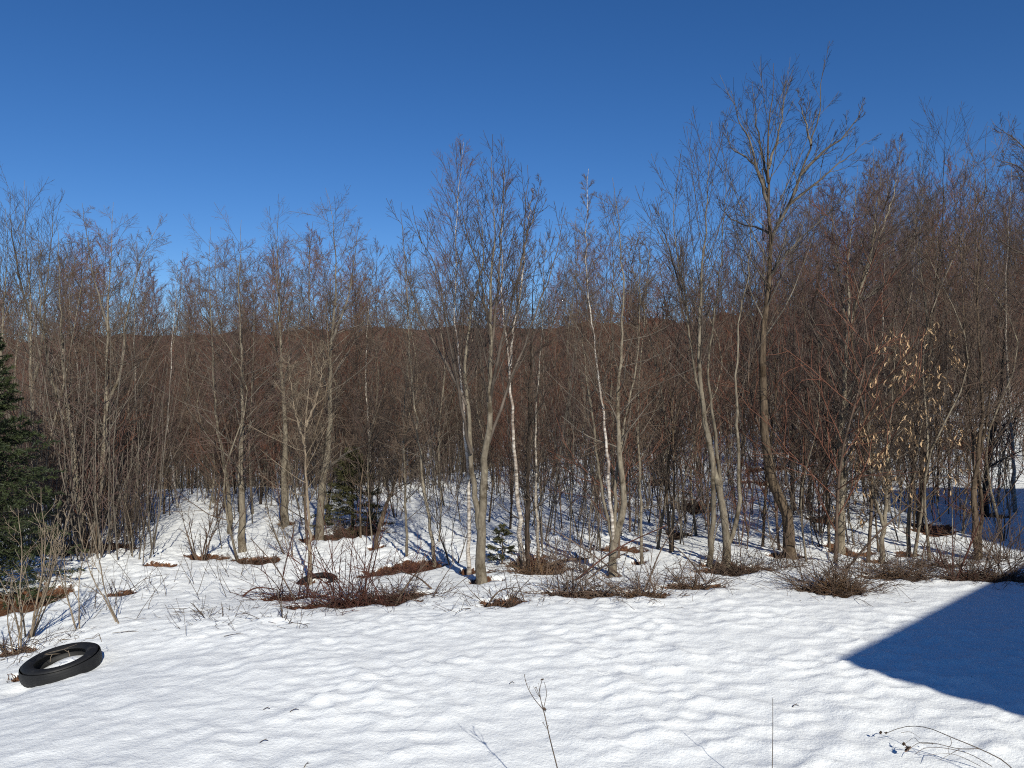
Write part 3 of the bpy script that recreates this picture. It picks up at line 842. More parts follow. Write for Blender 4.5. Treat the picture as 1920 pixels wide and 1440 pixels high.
beech('small beech sapling with few tan leaves at the stem bundle', [
  S([(1803, 1000), (1812, 930), (1820, 860), (1828, 800)], 6, t0=.15)], 43, 100, mul=1.2)
beech('low beech sprout with tan leaves in front of the stout grey tree', [
  S([(1604, 1020), (1592, 960), (1585, 905), (1600, 850)], 5, t0=.15)], 44, 90, mul=1.3)

# --- background trees: a few kinds, each copied
def kind_tree(name, sty, bark, twig, seed, H, r0, lean, mul=1.0, dens=1.0, label='', group='', tf=1.5, hidden=None):
    g = np.random.default_rng(seed)
    pts = np.array([(0, 0, -.2), (lean * .1, g.normal(0, .1), H * .25), (lean * .35 + g.normal(0, .1), g.normal(0, .15), H * .5), (lean * .7, g.normal(0, .15), H * .75), (lean, 0, H)])
    P = catmull(pts, 22); Rd = stem_radii(22, r0, .004)
    root = thing(name, (0, 0, 0), label, 'tree', group)
    obj('trunk', mesh_np('trunk', *tubes(P[None], Rd[None], 7), M[bark]), root)
    aL, aT = Acc(), Acc()
    crown_from(P[None], Rd[None], sty, g, aL, aT, tf, dens, None, mul)
    n = aL.n
    aL.Q += [q + n for q in aT.Q]; aL.V += aT.V; aL.I += [i + 1 for i in aT.I]
    obj('crown', aL.mesh('crown', [M[LIMB[bark]], M[twig]]), root)['kind'] = 'stuff'
    return root
KINDS = [
  kind_tree('bare_tree', 'spread', 'bark_grey', 'twig_brown', 101, 8.0, 0.047, .4, .9, 1.35, 'slim grey-barked bare tree with a spreading crown deeper in the wood', 'spreading grey trees of the wood'),
  kind_tree('bare_tree', 'spread', 'bark_grey', 'twig_purple', 102, 8.0, 0.040, -.5, .75, 1.49, 'slim grey-barked bare tree with a spreading crown deeper in the wood', 'spreading grey trees of the wood'),
  kind_tree('bare_tree', 'broom', 'bark_brown', 'twig_purple', 103, 8.0, 0.043, .2, .75, 1.22, 'brown-barked bare tree with purplish upswept twigs deeper in the wood', 'upswept brown trees of the wood'),
  kind_tree('bare_tree', 'broom', 'bark_dark', 'twig_red', 104, 8.0, 0.040, -.3, .7, 1.35, 'dark-barked bare tree with reddish upswept twigs deeper in the wood', 'dark reddish trees of the wood'),
  kind_tree('bare_tree', 'ash', 'bark_grey', 'twig_dark', 105, 8.0, 0.043, .3, .8, 1.35, 'slim grey bare tree with few blunt upright branches deeper in the wood', 'blunt-twigged grey trees of the wood'),
  kind_tree('birch_tree', 'birch', 'birch_grey', 'twig_purple', 106, 8.0, 0.036, .5, .8, 1.35, 'thin white-stemmed birch deeper in the wood', 'thin birches of the wood'),
  kind_tree('bare_tree', 'birch', 'bark_brown', 'twig_red', 107, 8.0, 0.032, -.2, .85, 1.49, 'thin brown bare tree with fine reddish twigs deeper in the wood', 'thin reddish trees of the wood'),
]
KW = np.array([.2, .18, .18, .14, .08, .07, .15])
def skyline(px):
    """photograph row of the general tree tops"""
    return np.interp(px, [0, 150, 330, 480, 640, 740, 900, 1080, 1250, 1400, 1560, 1680, 1800, 1920], [430, 400, 470, 440, 400, 430, 470, 430, 430, 380, 320, 270, 300, 280])
LAND = [(30, 'the dark spruce'), (130, 'the stout left-limbed tree'), (205, 'the fan-crowned tree'), (320, 'the snowy trail'), (450, 'the sturdy upswept tree'), (535, 'the pale thick trunk'),
  (600, 'the tan sapling in the tyre'), (670, 'the small green fir'), (760, 'the dark red litter bank'), (830, 'the bare leaning pole'), (900, 'the forked tree'), (975, 'the bright white birch'),
  (1060, 'the bramble thicket'), (1150, 'the many-stemmed clump'), (1230, 'the cane heap by the snow hump'), (1300, 'the pale leaning tree'), (1370, 'the three-stemmed tree'), (1450, 'the tallest crooked tree'),
  (1520, 'the dark trunk pair'), (1590, 'the broom-crowned tree'), (1665, 'the forked beech sapling'), (1735, 'the straight dark tree'), (1830, 'the brown stem bundle'), (1920, 'the pale birch by the stem bundle')]
def relabel(o, x, y, kind_words, group, cuts):
    px = 960 + x / y * F_PX
    lm = min(LAND, key=lambda l: abs(l[0] - px))[1]
    w = ['close behind', 'some way behind', 'deep in the wood behind'][sum(y > c for c in cuts)]
    o['label'] = kind_words + ' ' + w + ' ' + lm
    o['group'] = group + ', ' + w + ' ' + lm
used = set()
def place(kind, x, y, H, g):
    o = KINDS[kind] if kind not in used else copy_tree(KINDS[kind])
    used.add(kind)
    o.location = (x, y, float(ground_h(x, y)))
    o.rotation_euler = (g.normal(0, .05), g.normal(0, .06), g.uniform(0, 6.28))
    relabel(o, x, y, ['slim spreading grey tree', 'slim spreading grey tree', 'upswept purplish-brown tree', 'dark red-twigged tree', 'grey blunt-twigged tree', 'thin pale birch', 'thin fine-twigged reddish tree'][kind], 'trees of the wood', (22, 32))
    s = H / 8.0
    w = s * g.uniform(.8, 1.1)
    o.scale = (w, w, s)
gb = np.random.default_rng(77)
spots = []
tries = 0
while len(spots) < 285 and tries < 20000:
    tries += 1
    y = 15 + 32 * gb.random() ** .75
    x = gb.uniform(-.74, .74) * y
    px = 960 + x / y * F_PX
    if y < 21 and gb.random() < .75: continue
    if 310 < px < 370 and y < 20: continue
    if any((x - a) ** 2 + (y - b_) ** 2 < .6 for a, b_ in HERO): continue
    if any((x - a) ** 2 + (y - b_) ** 2 < 1.1 for a, b_ in spots): continue
    spots.append((x, y))
for (x, y) in spots:
    px = 960 + x / y * F_PX
    top = skyline(px) + gb.uniform(-15, 150) ** 1.0
    z = float(ground_h(x, y))
    H = CAM_H + (720 - top) / F_PX * y - z
    H = float(np.clip(H, 4.2, 14))
    k = int(gb.choice(7, p=KW))
    if px > 1350 and gb.random() < .5: k = int(gb.choice([2, 3, 6]))
    place(k, x, y, H, gb)

# --- saplings in the near wood
def kind_sapling(seed, label, group, bark, twig):
    g = np.random.default_rng(seed)
    H = 3.2
    root = thing('sapling', (0, 0, 0), label, 'sapling', group)
    pts = np.array([(0, 0, -.12), (g.normal(0, .06), g.normal(0, .06), H * .3), (g.normal(0, .12), g.normal(0, .12), H * .65), (g.normal(0, .2), g.normal(0, .2), H)])
    P = catmull(pts, 12); Rd = stem_radii(12, .017, .003)
    obj('trunk', mesh_np('trunk', *tubes(P[None], Rd[None], 5), M[bark]), root)
    a = Acc()
    P1, R1 = children(P[None], Rd[None], 26, .12, .97, (25, 62), lambda t, pl: pl * .34 * np.clip(1.15 - t, .2, 1), .08, 5, .09, g, .5, .003, .01, True)
    a.add(*tubes(P1, R1, 3))
    P2, R2 = children(P1, R1, 7, .2, .95, (25, 55), lambda t, pl: pl * .4, .06, 3, .1, g, .65, .0024, .006)
    a.add(*tubes(P2, R2, 3))
    obj('twigs', a.mesh('twigs', M[twig]), root)['kind'] = 'stuff'
    return root
SAPS = [kind_sapling(201, 'slender grey sapling standing in the snow under the trees', 'grey saplings in the wood', 'bark_grey', 'twig_brown'),
        kind_sapling(202, 'slender grey sapling standing in the snow under the trees', 'grey saplings in the wood', 'bark_grey', 'twig_brown'),
        kind_sapling(203, 'slender dark brown sapling standing in the snow under the trees', 'dark saplings in the wood', 'bark_brown', 'twig_dark'),
        kind_sapling(204, 'slender red-brown sapling standing in the snow under the trees', 'red saplings in the wood', 'cane_brown', 'twig_red')]
used_s = set()
n = 0
while n < 285:
    y = 11.5 + 17 * gb.random() ** 1.1
    x = gb.uniform(-.72, .72) * y
    px = 960 + x / y * F_PX
    if y < 13 and px < 1050: continue
    if 250 < px < 880 and y < 20 and gb.random() < .5: continue
    k = int(gb.integers(0, 4))
    o = SAPS[k] if k not in used_s else copy_tree(SAPS[k])
    used_s.add(k)
    relabel(o, x, y, ['slender grey sapling', 'slender grey sapling', 'slender dark brown sapling', 'slender red-brown sapling'][k], 'saplings', (16, 22))
    o.location = (x, y, float(ground_h(x, y)))
    s = gb.uniform(.5, 1.7)
    o.scale = (s, s, s)
    o.rotation_euler = (gb.normal(0, .06), gb.normal(0, .06), gb.uniform(0, 6.28))
    n += 1

# --- undergrowth and the far wood: past counting
def build_undergrowth():
    g = np.random.default_rng(303)
    n = 5200
    y = 17 + 36 * g.random(n) ** .8
    x = g.uniform(-.76, .76, n) * y
    px = 960 + x / y * F_PX
    keep = ~((px > 290) & (px < 390) & (y < 22)) & ~((y < 22) & (g.random(n) < .55)) & ~((px > 1250) & (y < 34) & (g.random(n) < .62))
    x, y = x[keep], y[keep]
    yl = 13.5 + 8 * g.random(420); xl = (g.uniform(-40, 290, 420) - 960) / F_PX * yl
    yr = 13.0 + 9 * g.random(260); xr = (g.uniform(980, 1900, 260) - 960) / F_PX * yr
    x = np.concatenate([x, xl, xr]); y = np.concatenate([y, yl, yr]); n = len(x)
    z = ground_h(x, y)
    p = np.stack([x, y, z - .1], -1)
    d = np.stack([g.normal(0, .14, n), g.normal(0, .14, n), np.ones(n)], -1)
    L = g.uniform(1.2, 5.0, n)
    P, Rd = grow(p, d, L, g.uniform(.008, .02, n), np.full(n, .004), 4, .05, .06, g)
    a = Acc()
    a.add(*tubes(P, Rd, 3), 0)
    P1, R1 = children(P, Rd, 6, .2, .95, (25, 65), lambda t, pl: pl * .36 * np.clip(1.15 - t, .3, 1), .04, 2, .1, g, .6, .0035, .008)
    h = len(P1) // 2
    a.add(*tubes(P1[:h], R1[:h], 3), 1); a.add(*tubes(P1[h:], R1[h:], 3), 2)
    tag(obj('undergrowth', a.mesh('undergrowth', [M['limb_grey'], M['twig_brown'], M['twig_purple']])), 'dense dark tangle of thin stems and twigs filling the wood', 'undergrowth', kind='stuff')
build_undergrowth()

def build_far_wood():
    g = np.random.default_rng(404)
    n = 500
    y = 44 + 66 * g.random(n) ** .9
    x = g.uniform(-.80, .80, n) * y
    px = 960 + x / y * F_PX
    z = ground_h(x, y)
    top = np.interp(px, [0, 300, 700, 1000, 1300, 1500, 1920], [575, 578, 575, 550, 510, 430, 380])
    H = np.clip(CAM_H + (720 - top - g.uniform(-14, 50, n)) / F_PX * y - z, 5, 26)
    p = np.stack([x, y, z - .2], -1)
    d = np.stack([g.normal(0, .05, n), g.normal(0, .05, n), np.ones(n)], -1)
    P, Rd = grow(p, d, H, .008 * H, np.full(n, .008), 5, .03, .03, g)
    a = Acc()
    a.add(*tubes(P, Rd, 3), 0)
    P1, R1 = children(P, Rd, 18, .12, .98, (25, 52), lambda t, pl: pl * .26 * np.clip(1.1 - t, .15, 1) ** .6, .06, 2, .06, g, .5, .009, .03, True)
    a.add(*tubes(P1, R1, 3), 0)
    P2, R2 = children(P1, R1, 6, .12, .95, (22, 50), lambda t, pl: pl * .5, .05, 1, .09, g, .7, .0075, .012)
    h = len(P2) // 3
    a.add(*tubes(P2[:2 * h], R2[:2 * h], 3), 1); a.add(*tubes(P2[2 * h:], R2[2 * h:], 3), 2)
    tag(obj('far_wood', a.mesh('far_wood', [M['limb_dark'], M['twig_red'], M['twig_purple']])), 'reddish brown mass of leafless trees far behind', 'wood', kind='stuff')
build_far_wood()

# ------------------------------------------------------------------ conifers
def conifer(name, label, px, py, H, rad, seed, nw=26, depth=None, clear=.04, droop=-.03, wide=1.0, mat='needle'):
    g = np.random.default_rng(seed)
    if depth is None: bx, by, bz = hit(px, py)
    else:
        by = depth; bx = (px - 960) / F_PX * depth; bz = float(ground_h(bx, by))
    root = thing(name, (bx, by, bz), label, 'tree')
    P = catmull(np.array([(0, 0, -.15), (.02, 0, H * .5), (0, 0, H)]), 14)
    Rd = stem_radii(14, .016 * H + .01, .004)
    obj('trunk', mesh_np('trunk', *tubes(P[None], Rd[None], 7), M['bark_brown']), root)
    per = 6
    t = clear + (0.985 - clear) * (np.arange(nw * per) + g.uniform(0, 1, nw * per)) / (nw * per)
    L = rad * (1 - t) ** .8 * g.uniform(.7, 1.1, len(t)) + .04
    ph = np.arange(len(t)) * 2.39996 + g.normal(0, .3, len(t))
    el = -0.15 + .75 * t + g.normal(0, .08, len(t))
    d = np.stack([np.cos(ph) * np.cos(el), np.sin(ph) * np.cos(el), np.sin(el)], -1)
    p = np.stack([np.zeros(len(t)), np.zeros(len(t)), t * H], -1)
    P1, R1 = grow(p, d, L, .004 + .008 * (1 - t), np.full(len(t), .003), 6, droop + .05, .04, g)
    a = Acc()
    a.add(*tubes(P1, R1, 3))
    nb = 12
    P2, R2 = children(P1, R1, nb, .1, .98, (35, 60), lambda t, pl: np.minimum(pl * .42 * np.clip(1.1 - t, .2, 1), .5) + .05, droop - .01, 3, .05, g, .5, .0022, .004)
    # keep sprays flat: damp vertical departure
    P2[:, :, 2] = P2[:, :1, 2] + (P2[:, :, 2] - P2[:, :1, 2]) * .45
    a.add(*tubes(P2, R2, 3))
    obj('branches', a.mesh('branches', M['twig_dark']), root)['kind'] = 'stuff'
    # needles: slim blades round every spray
    allP = np.concatenate([P2[:, :-1].reshape(-1, 3), P1[:, 1:-1].reshape(-1, 3), ((P2[:, :-1] + P2[:, 1:]) / 2).reshape(-1, 3)])
    allT = np.concatenate([np.diff(P2, axis=1).reshape(-1, 3), np.diff(P1, axis=1)[:, 1:].reshape(-1, 3), np.diff(P2, axis=1).reshape(-1, 3)])
    seg = np.linalg.norm(allT, axis=1); allT = norm(allT)
    k = 6
    m = len(allP) * k
    base = np.repeat(allP, k, 0) + np.repeat(allT, k, 0) * (g.random(m) * np.repeat(seg, k))[:, None]
    dr = norm(np.repeat(allT, k, 0) * .75 + g.normal(0, .5, (m, 3)))
    ln = g.uniform(.022, .04, m)[:, None] * wide
    sd = norm(np.cross(dr, g.normal(0, 1, (m, 3)))) * .0040 * wide
    V = np.stack([base - sd, base + sd, base + dr * ln + sd * .4, base + dr * ln - sd * .4], 1).reshape(-1, 3)
    Q = np.arange(m * 4).reshape(-1, 4)
    nd = obj('needles', mesh_np('needles', V, Q, M[mat], smooth=False), root)
    nd['kind'] = 'stuff'
    return root
conifer('spruce_tree', 'dark green spruce standing over rusty needle litter', -66, 1100, 4.6, 1.65, 501, 36, depth=11.2, wide=1.7)
conifer('fir_tree', 'small olive-green fir in the hollow between grey trunks', 660, 992, 1.75, .95, 502, 8, wide=1.5, droop=-.06, mat='needle_olive')
conifer('fir_tree', 'tiny frosted-looking fir behind the forked tree foot', 940, 1062, .62, .34, 503, 2, mat='needle_olive')

# ------------------------------------------------------------------ brambles, shrubs, litter
def arcs(g, n, rx, ry, hgt, Lr, spread, up, wob, nseg=6, r=(.0022, .004), droop=.0):
    x = g.normal(0, .42, n) * rx; y = g.normal(0, .42, n) * ry
    p = np.stack([x, y, np.zeros(n) - .04], -1)
    d = np.stack([g.normal(0, spread, n), g.normal(0, spread, n), g.uniform(.2, 1, n) * hgt], -1)
    L = g.uniform(*Lr, n)
    return grow(p, d, L, g.uniform(r[0] * 1.3, r[1] * 1.6, n), np.full(n, r[0]), nseg, up, wob, g)

def bramble(label, px, py, wpx, ry, seed, n=90, tall=0, tallh=1.0, cane='cane_brown', mat=1.0, group=None, name='bramble', cat='bramble', lean=0.0, straw=0):
    g = np.random.default_rng(seed)
    x, y, z = hit(px, py)
    rx = wpx / F_PX * y
    root = thing(name, (x, y, z), label, cat, group)
    def drape(P):   # keep the canes on the ground they lie on
        gz = ground_h(P[..., 0] + x, P[..., 1] + y) - z
        P[..., 2] = np.maximum(P[..., 2], 0) * 1.0 + gz - .05
        return P
    a = Acc()
    P, Rd = arcs(g, int(n * 1.35), rx * 1.12, ry, .5 * mat, (.3, .85), .8, -.15, .12, 5, (.0028, .005))
    P = drape(P); a.add(*tubes(P, Rd, 3))
    P1, R1 = children(P, Rd, 4, .2, .95, (30, 70), lambda t, pl: pl * .36, -.05, 2, .14, g, .7, .0021, .004)
    P1[..., 2] = np.maximum(P1[..., 2], -.04); a.add(*tubes(P1, R1, 3))
    obj('canes', a.mesh('canes', M[cane]), root)['kind'] = 'stuff'
    if tall:
        b = Acc()
        P, Rd = arcs(g, tall, rx * .9, ry * .7, 2.0, (.35 * tallh, 1.15 * tallh), .55, -.03, .06, 8, (.0032, .0055))
        P[:, :, 0] += lean * (P[:, :, 2]) * .3
        P = drape(P)
        for q in range(tall):
            obj('upright_cane', mesh_np('upright_cane', *tubes(P[q:q+1], Rd[q:q+1], 4), M[cane]), root)
        P1, R1 = children(P, Rd, 5, .3, .96, (25, 55), lambda t, pl: pl * .2, .02, 3, .1, g, .6, .0016, .003)
        b.add(*tubes(P1, R1, 3))
        obj('cane_twigs', b.mesh('cane_twigs', M[cane]), root)['kind'] = 'stuff'
    # matted dead stems and leaves beneath
    m = int(480 * mat * max(rx, .2))
    c = Acc()
    P, Rd = arcs(g, m, rx * .95, ry * .9, .34, (.1, .38), 1.0, -.1, .2, 2, (.0024, .0048))
    P = drape(P); c.add(*tubes(P, Rd, 3))
    if straw:
        P, Rd = arcs(g, straw, rx * .6, ry * .6, 1.3, (.2, .5), .5, -.22, .06, 4, (.0016, .0028))
        P = drape(P); c.add(*tubes(P, Rd, 3), 1)
    mt = obj('matted_stems', c.mesh('matted_stems', [M['litter'], M['straw']]), root)
    mt['kind'] = 'stuff'
    return root
bramble('big tangle of dark red brambles with tall canes in front of the half-buried tyre', 665, 1132, 105, .34, 601, 150, 34, 1.45, 'cane_red', 1.3, lean=-.2)
bramble('low dark red bramble mat left of the tall cane tangle', 555, 1122, 75, .24, 602, 80, 14, 1.2, 'cane_red', 1.1)
bramble('sprawling bramble arm with bare brown tips right of the tall cane tangle', 758, 1122, 75, .2, 603, 90, 4, .8, 'cane_brown', 1.1)
bramble('bank of dark red bramble litter behind the tall cane tangle', 765, 1070, 75, .3, 604, 90, 8, .6, 'cane_red', 1.2)
bramble('arched bramble hoop over brown litter below the forked tree', 945, 1134, 55, .18, 605, 60, 8, .5, 'cane_brown', .9)
bramble('rusty leaf bank overgrown with thin brown canes at the white birch foot', 1005, 1075, 60, .4, 606, 60, 30, .95, 'cane_brown', 1.4, straw=160)
bramble('dense dark bramble thicket right of the bramble hoop', 1078, 1116, 80, .25, 607, 130, 26, .9, 'cane_brown', 1.2)
bramble('dark bristly bramble tuft in front of the many-stemmed clump', 1206, 1118, 46, .22, 608, 110, 14, .7, 'cane_brown', 1.2, straw=60)
bramble('thin straggly bramble strip between the clump and the pale leaning tree', 1300, 1102, 62, .2, 609, 100, 12, .6, 'cane_brown', 1.0, straw=60)
bramble('dark mound of dead canes at the foot of the three-stemmed tree', 1385, 1074, 66, .25, 610, 120, 6, .6, 'cane_brown', 1.4)
bramble('bushy brown tussock of dead grass and canes bulging over the snow edge', 1565, 1105, 66, .3, 611, 170, 34, 1.0, 'cane_brown', 1.5, straw=420, name='tussock', cat='tussock')
bramble('greyish brown cane mound in front of the forked beech sapling', 1680, 1080, 62, .28, 612, 150, 12, .6, 'cane_brown', 1.4, straw=120)
bramble('shaded bramble heap at the edge of the house shadow', 1855, 1082, 85, .3, 613, 160, 26, 1.1, 'cane_brown', 1.3)
bramble('narrow pair of red canes standing up beside the house shadow', 1790, 1086, 12, .1, 614, 14, 10, 1.5, 'cane_red', .6, lean=.3)
bramble('thin bramble scraps between the cane mound and the shaded heap', 1760, 1062, 55, .2, 615, 70, 12, .7, 'cane_brown', 1.0)
bramble('small dry bramble sprig lying alone on the snow', 400, 1158, 30, .1, 616, 26, 4, .35, 'weed', .25)
bramble('dry brown stalks lying flat in front of the low red bramble mat', 535, 1166, 30, .1, 617, 22, 4, .4, 'weed', .3)
bramble('reddish brush tangled round the feet of the two stout grey trees', 170, 1036, 85, .5, 618, 130, 40, .9, 'cane_brown', 1.0)
bramble('small brown clump of stalks alone on the open slope', 226, 1118, 24, .12, 619, 24, 4, .4, 'cane_brown', .7)
bramble('brush tangle on the snow edge behind the big tyre', 18, 1222, 46, .16, 620, 70, 10, .4, 'cane_brown', .8)
bramble('brown dead brush under the small green fir', 655, 1000, 56, .4, 621, 110, 20, .5, 'cane_brown', 1.2)
bramble('litter and twigs around the sturdy upswept grey tree', 472, 1052, 44, .3, 622, 30, 4, .4, 'cane_brown', 1.2)
bramble('rust-brown brush on the slope behind the pale leaning tree', 1300, 950, 34, .5, 623, 70, 16, .6, 'cane_brown', 1.2)
bramble('brown twiggy brush around the feet of the dark trunk pair', 1500, 966, 34, .4, 624, 60, 20, .6, 'cane_brown', 1.0)
bramble('dark cane heap under the snow hump left of the pale leaning tree', 1265, 1002, 26, .3, 625, 70, 6, .4, 'cane_brown', 1.3)
bramble('thin brown stalks in front of the rusty brush by the crooked tree', 1465, 1068, 50, .25, 626, 40, 18, .7, 'cane_brown', .6)
bramble('thin upright canes behind the shaded heap', 1885, 1050, 50, .3, 627, 50, 34, 1.1, 'cane_brown', .8)
bramble('short upright twigs in the snow between forked tree and thicket', 1110, 1075, 60, .4, 628, 20, 26, .8, 'cane_brown', .5)
bramble('fallen rusty branch bank stretching from the birch foot', 1060, 1056, 45, .15, 629, 50, 6, .4, 'cane_red', 1.3)

def shrub(label, px, py, seed, nst, Lr, spread, mat, r=.012, sub=6, name='shrub', lean=(0, 0), up=.05):
    g = np.random.default_rng(seed)
    x, y, z = hit(px, py)
    root = thing(name, (x, y, z), label, 'shrub')
    ph = g.uniform(0, 6.28, nst)
    d = np.stack([np.cos(ph) * spread + lean[0], np.sin(ph) * spread + lean[1], np.ones(nst)], -1)
    p = np.stack([np.cos(ph) * .04, np.sin(ph) * .04, np.full(nst, -.12)], -1)
    P, Rd = grow(p, d, g.uniform(*Lr, nst), g.uniform(.7, 1.1, nst) * r, np.full(nst, .003), 9, up, .07, g)
    a = Acc()
    for k in range(nst):
        obj('stem', mesh_np('stem', *tubes(P[k:k+1], Rd[k:k+1], 5), M[mat]), root)
    P1, R1 = children(P, Rd, sub, .3, .97, (25, 50), lambda t, pl: pl * .38 * np.clip(1.2 - t, .2, 1), .06, 5, .08, g, .6, .0026, .006)
    a.add(*tubes(P1, R1, 4))
    P2, R2 = children(P1, R1, 4, .25, .95, (25, 50), lambda t, pl: pl * .38, .05, 3, .09, g, .7, .0022, .004)
    a.add(*tubes(P2, R2, 3))
    obj('twigs', a.mesh('twigs', M[mat]), root)['kind'] = 'stuff'
    return root
shrub('tan many-stemmed shrub in front of the dark spruce', 48, 1200, 701, 7, (1.2, 2.0), .34, 'stem_tan', .016, 7)
shrub('low tan shrub leaning at the snow edge above the big tyre', 28, 1222, 702, 4, (.7, 1.3), .3, 'stem_tan', .012, 5, lean=(-.25, 0))
shrub('small two-stemmed tan shrub in the open snow', 152, 1180, 703, 3, (.9, 1.5), .22, 'stem_tan', .010, 5)
shrub('crooked tan sapling stem bending left out of the snow', 228, 1168, 704, 2, (1.0, 1.6), .12, 'stem_tan', .012, 6, lean=(-.55, 0), up=.13)
shrub('dark many-stemmed bush in the brown litter on the slope', 376, 1044, 705, 10, (.6, 1.5), .42, 'cane_brown', .016, 6)
shrub('bare brown shrub between the pale trunk and the litter patch', 545, 1046, 706, 7, (.7, 1.5), .38, 'stem_tan', .011, 6, lean=(-.3, 0))
shrub('grey bush tangled with the birch foot beside the fir', 745, 970, 707, 6, (1.0, 2.4), .3, 'limb_dark', .016, 7)
shrub('bushy brown saplings crowding behind the crooked tall tree', 1535, 1000, 708, 6, (1.0, 2.2), .3, 'limb_dark', .014, 7)
shrub('thin grey bush behind the three-stemmed tree', 1290, 1010, 709, 6, (1.0, 2.4), .25, 'limb_grey', .012, 7)
shrub('pale thin bush in the bright snow beside the house shadow', 1880, 1010, 710, 6, (1.2, 2.6), .22, 'limb_grey', .010, 6)
shrub('twiggy grey bush left of the many-stemmed clump', 1085, 1020, 711, 6, (1.2, 2.6), .3, 'limb_grey', .011, 7)
shrub('dark spreading bush left of the forked tree foot', 850, 1060, 712, 5, (1.0, 2.4), .35, 'limb_dark', .011, 7)

# single weed stalks poking through the slope
def weed_proto(seed):
    g = np.random.default_rng(seed)
    root = thing('weed_stalk', (0, 0, 0), 'thin dry weed stalk poking out of the left snow slope', 'weed', 'dry weed stalks on the left slope')
    P, Rd = grow(np.array([[0, 0, -.06]]), np.array([[g.normal(0, .2), g.normal(0, .1), 1.]]), np.array([.7]), np.array([.0045]), np.array([.0022]), 8, .02, .05, g)
    obj('stem', mesh_np('stem', *tubes(P, Rd, 4), M['weed']), root)
    P1, R1 = children(P, Rd, 4, .4, .96, (25, 50), lambda t, pl: pl * .18, .05, 3, .1, g, .6, .0018, .003)
    obj('side_twigs', mesh_np('side_twigs', *tubes(P1, R1, 3), M['weed']), root)
    return root
WE = [weed_proto(s) for s in (801, 802, 803)]
gw = np.random.default_rng(888)
for i in range(46):
    px, py = gw.uniform(130, 520), 0
    py = np.interp(px, [130, 520], [1160, 1075]) + gw.uniform(-30, 30)
    x, y, z = hit(px, py)
    k = i % 3
    o = WE[k] if i < 3 else copy_tree(WE[k])
    o.location = (x, y, z)
    s = gw.uniform(.35, 1.2); o.scale = (1, 1, s)
    o.rotation_euler = (gw.normal(0, .25), gw.normal(0, .35), gw.uniform(0, 6.28))

# ------------------------------------------------------------------ foreground weeds
def wire(name, paths, m, parent, sides=5):
    a = Acc()
    for pts, r0, r1 in paths:
        P = catmull(np.array(pts, float), 14)
        a.add(*tubes(P[None], np.linspace(r0, r1, 14)[None], sides))
    return obj(name, a.mesh(name, m), parent)

def blob(name, c, r, m, parent, seed, n=9):
    """crumpled dry seed head: a bunch of small curled bracts"""
    g = np.random.default_rng(seed)
    V, Q = [], []
    for k in range(n):
        d = norm(g.normal(0, 1, 3)); s = norm(np.cross(d, g.normal(0, 1, 3))); w = np.cross(d, s)
        l = r * g.uniform(.7, 1.5); b = len(V)
        for t, wd in ((0, .25), (.5, .55), (1, .12)):
            q = np.array(c) + d * l * t + w * .35 * l * t * t
            V += [q - s * wd * r, q + s * wd * r]
        Q += [(b, b + 1, b + 3, b + 2), (b + 2, b + 3, b + 5, b + 4)]
    return obj(name, mesh_np(name, np.array(V), np.array(Q), m), parent)

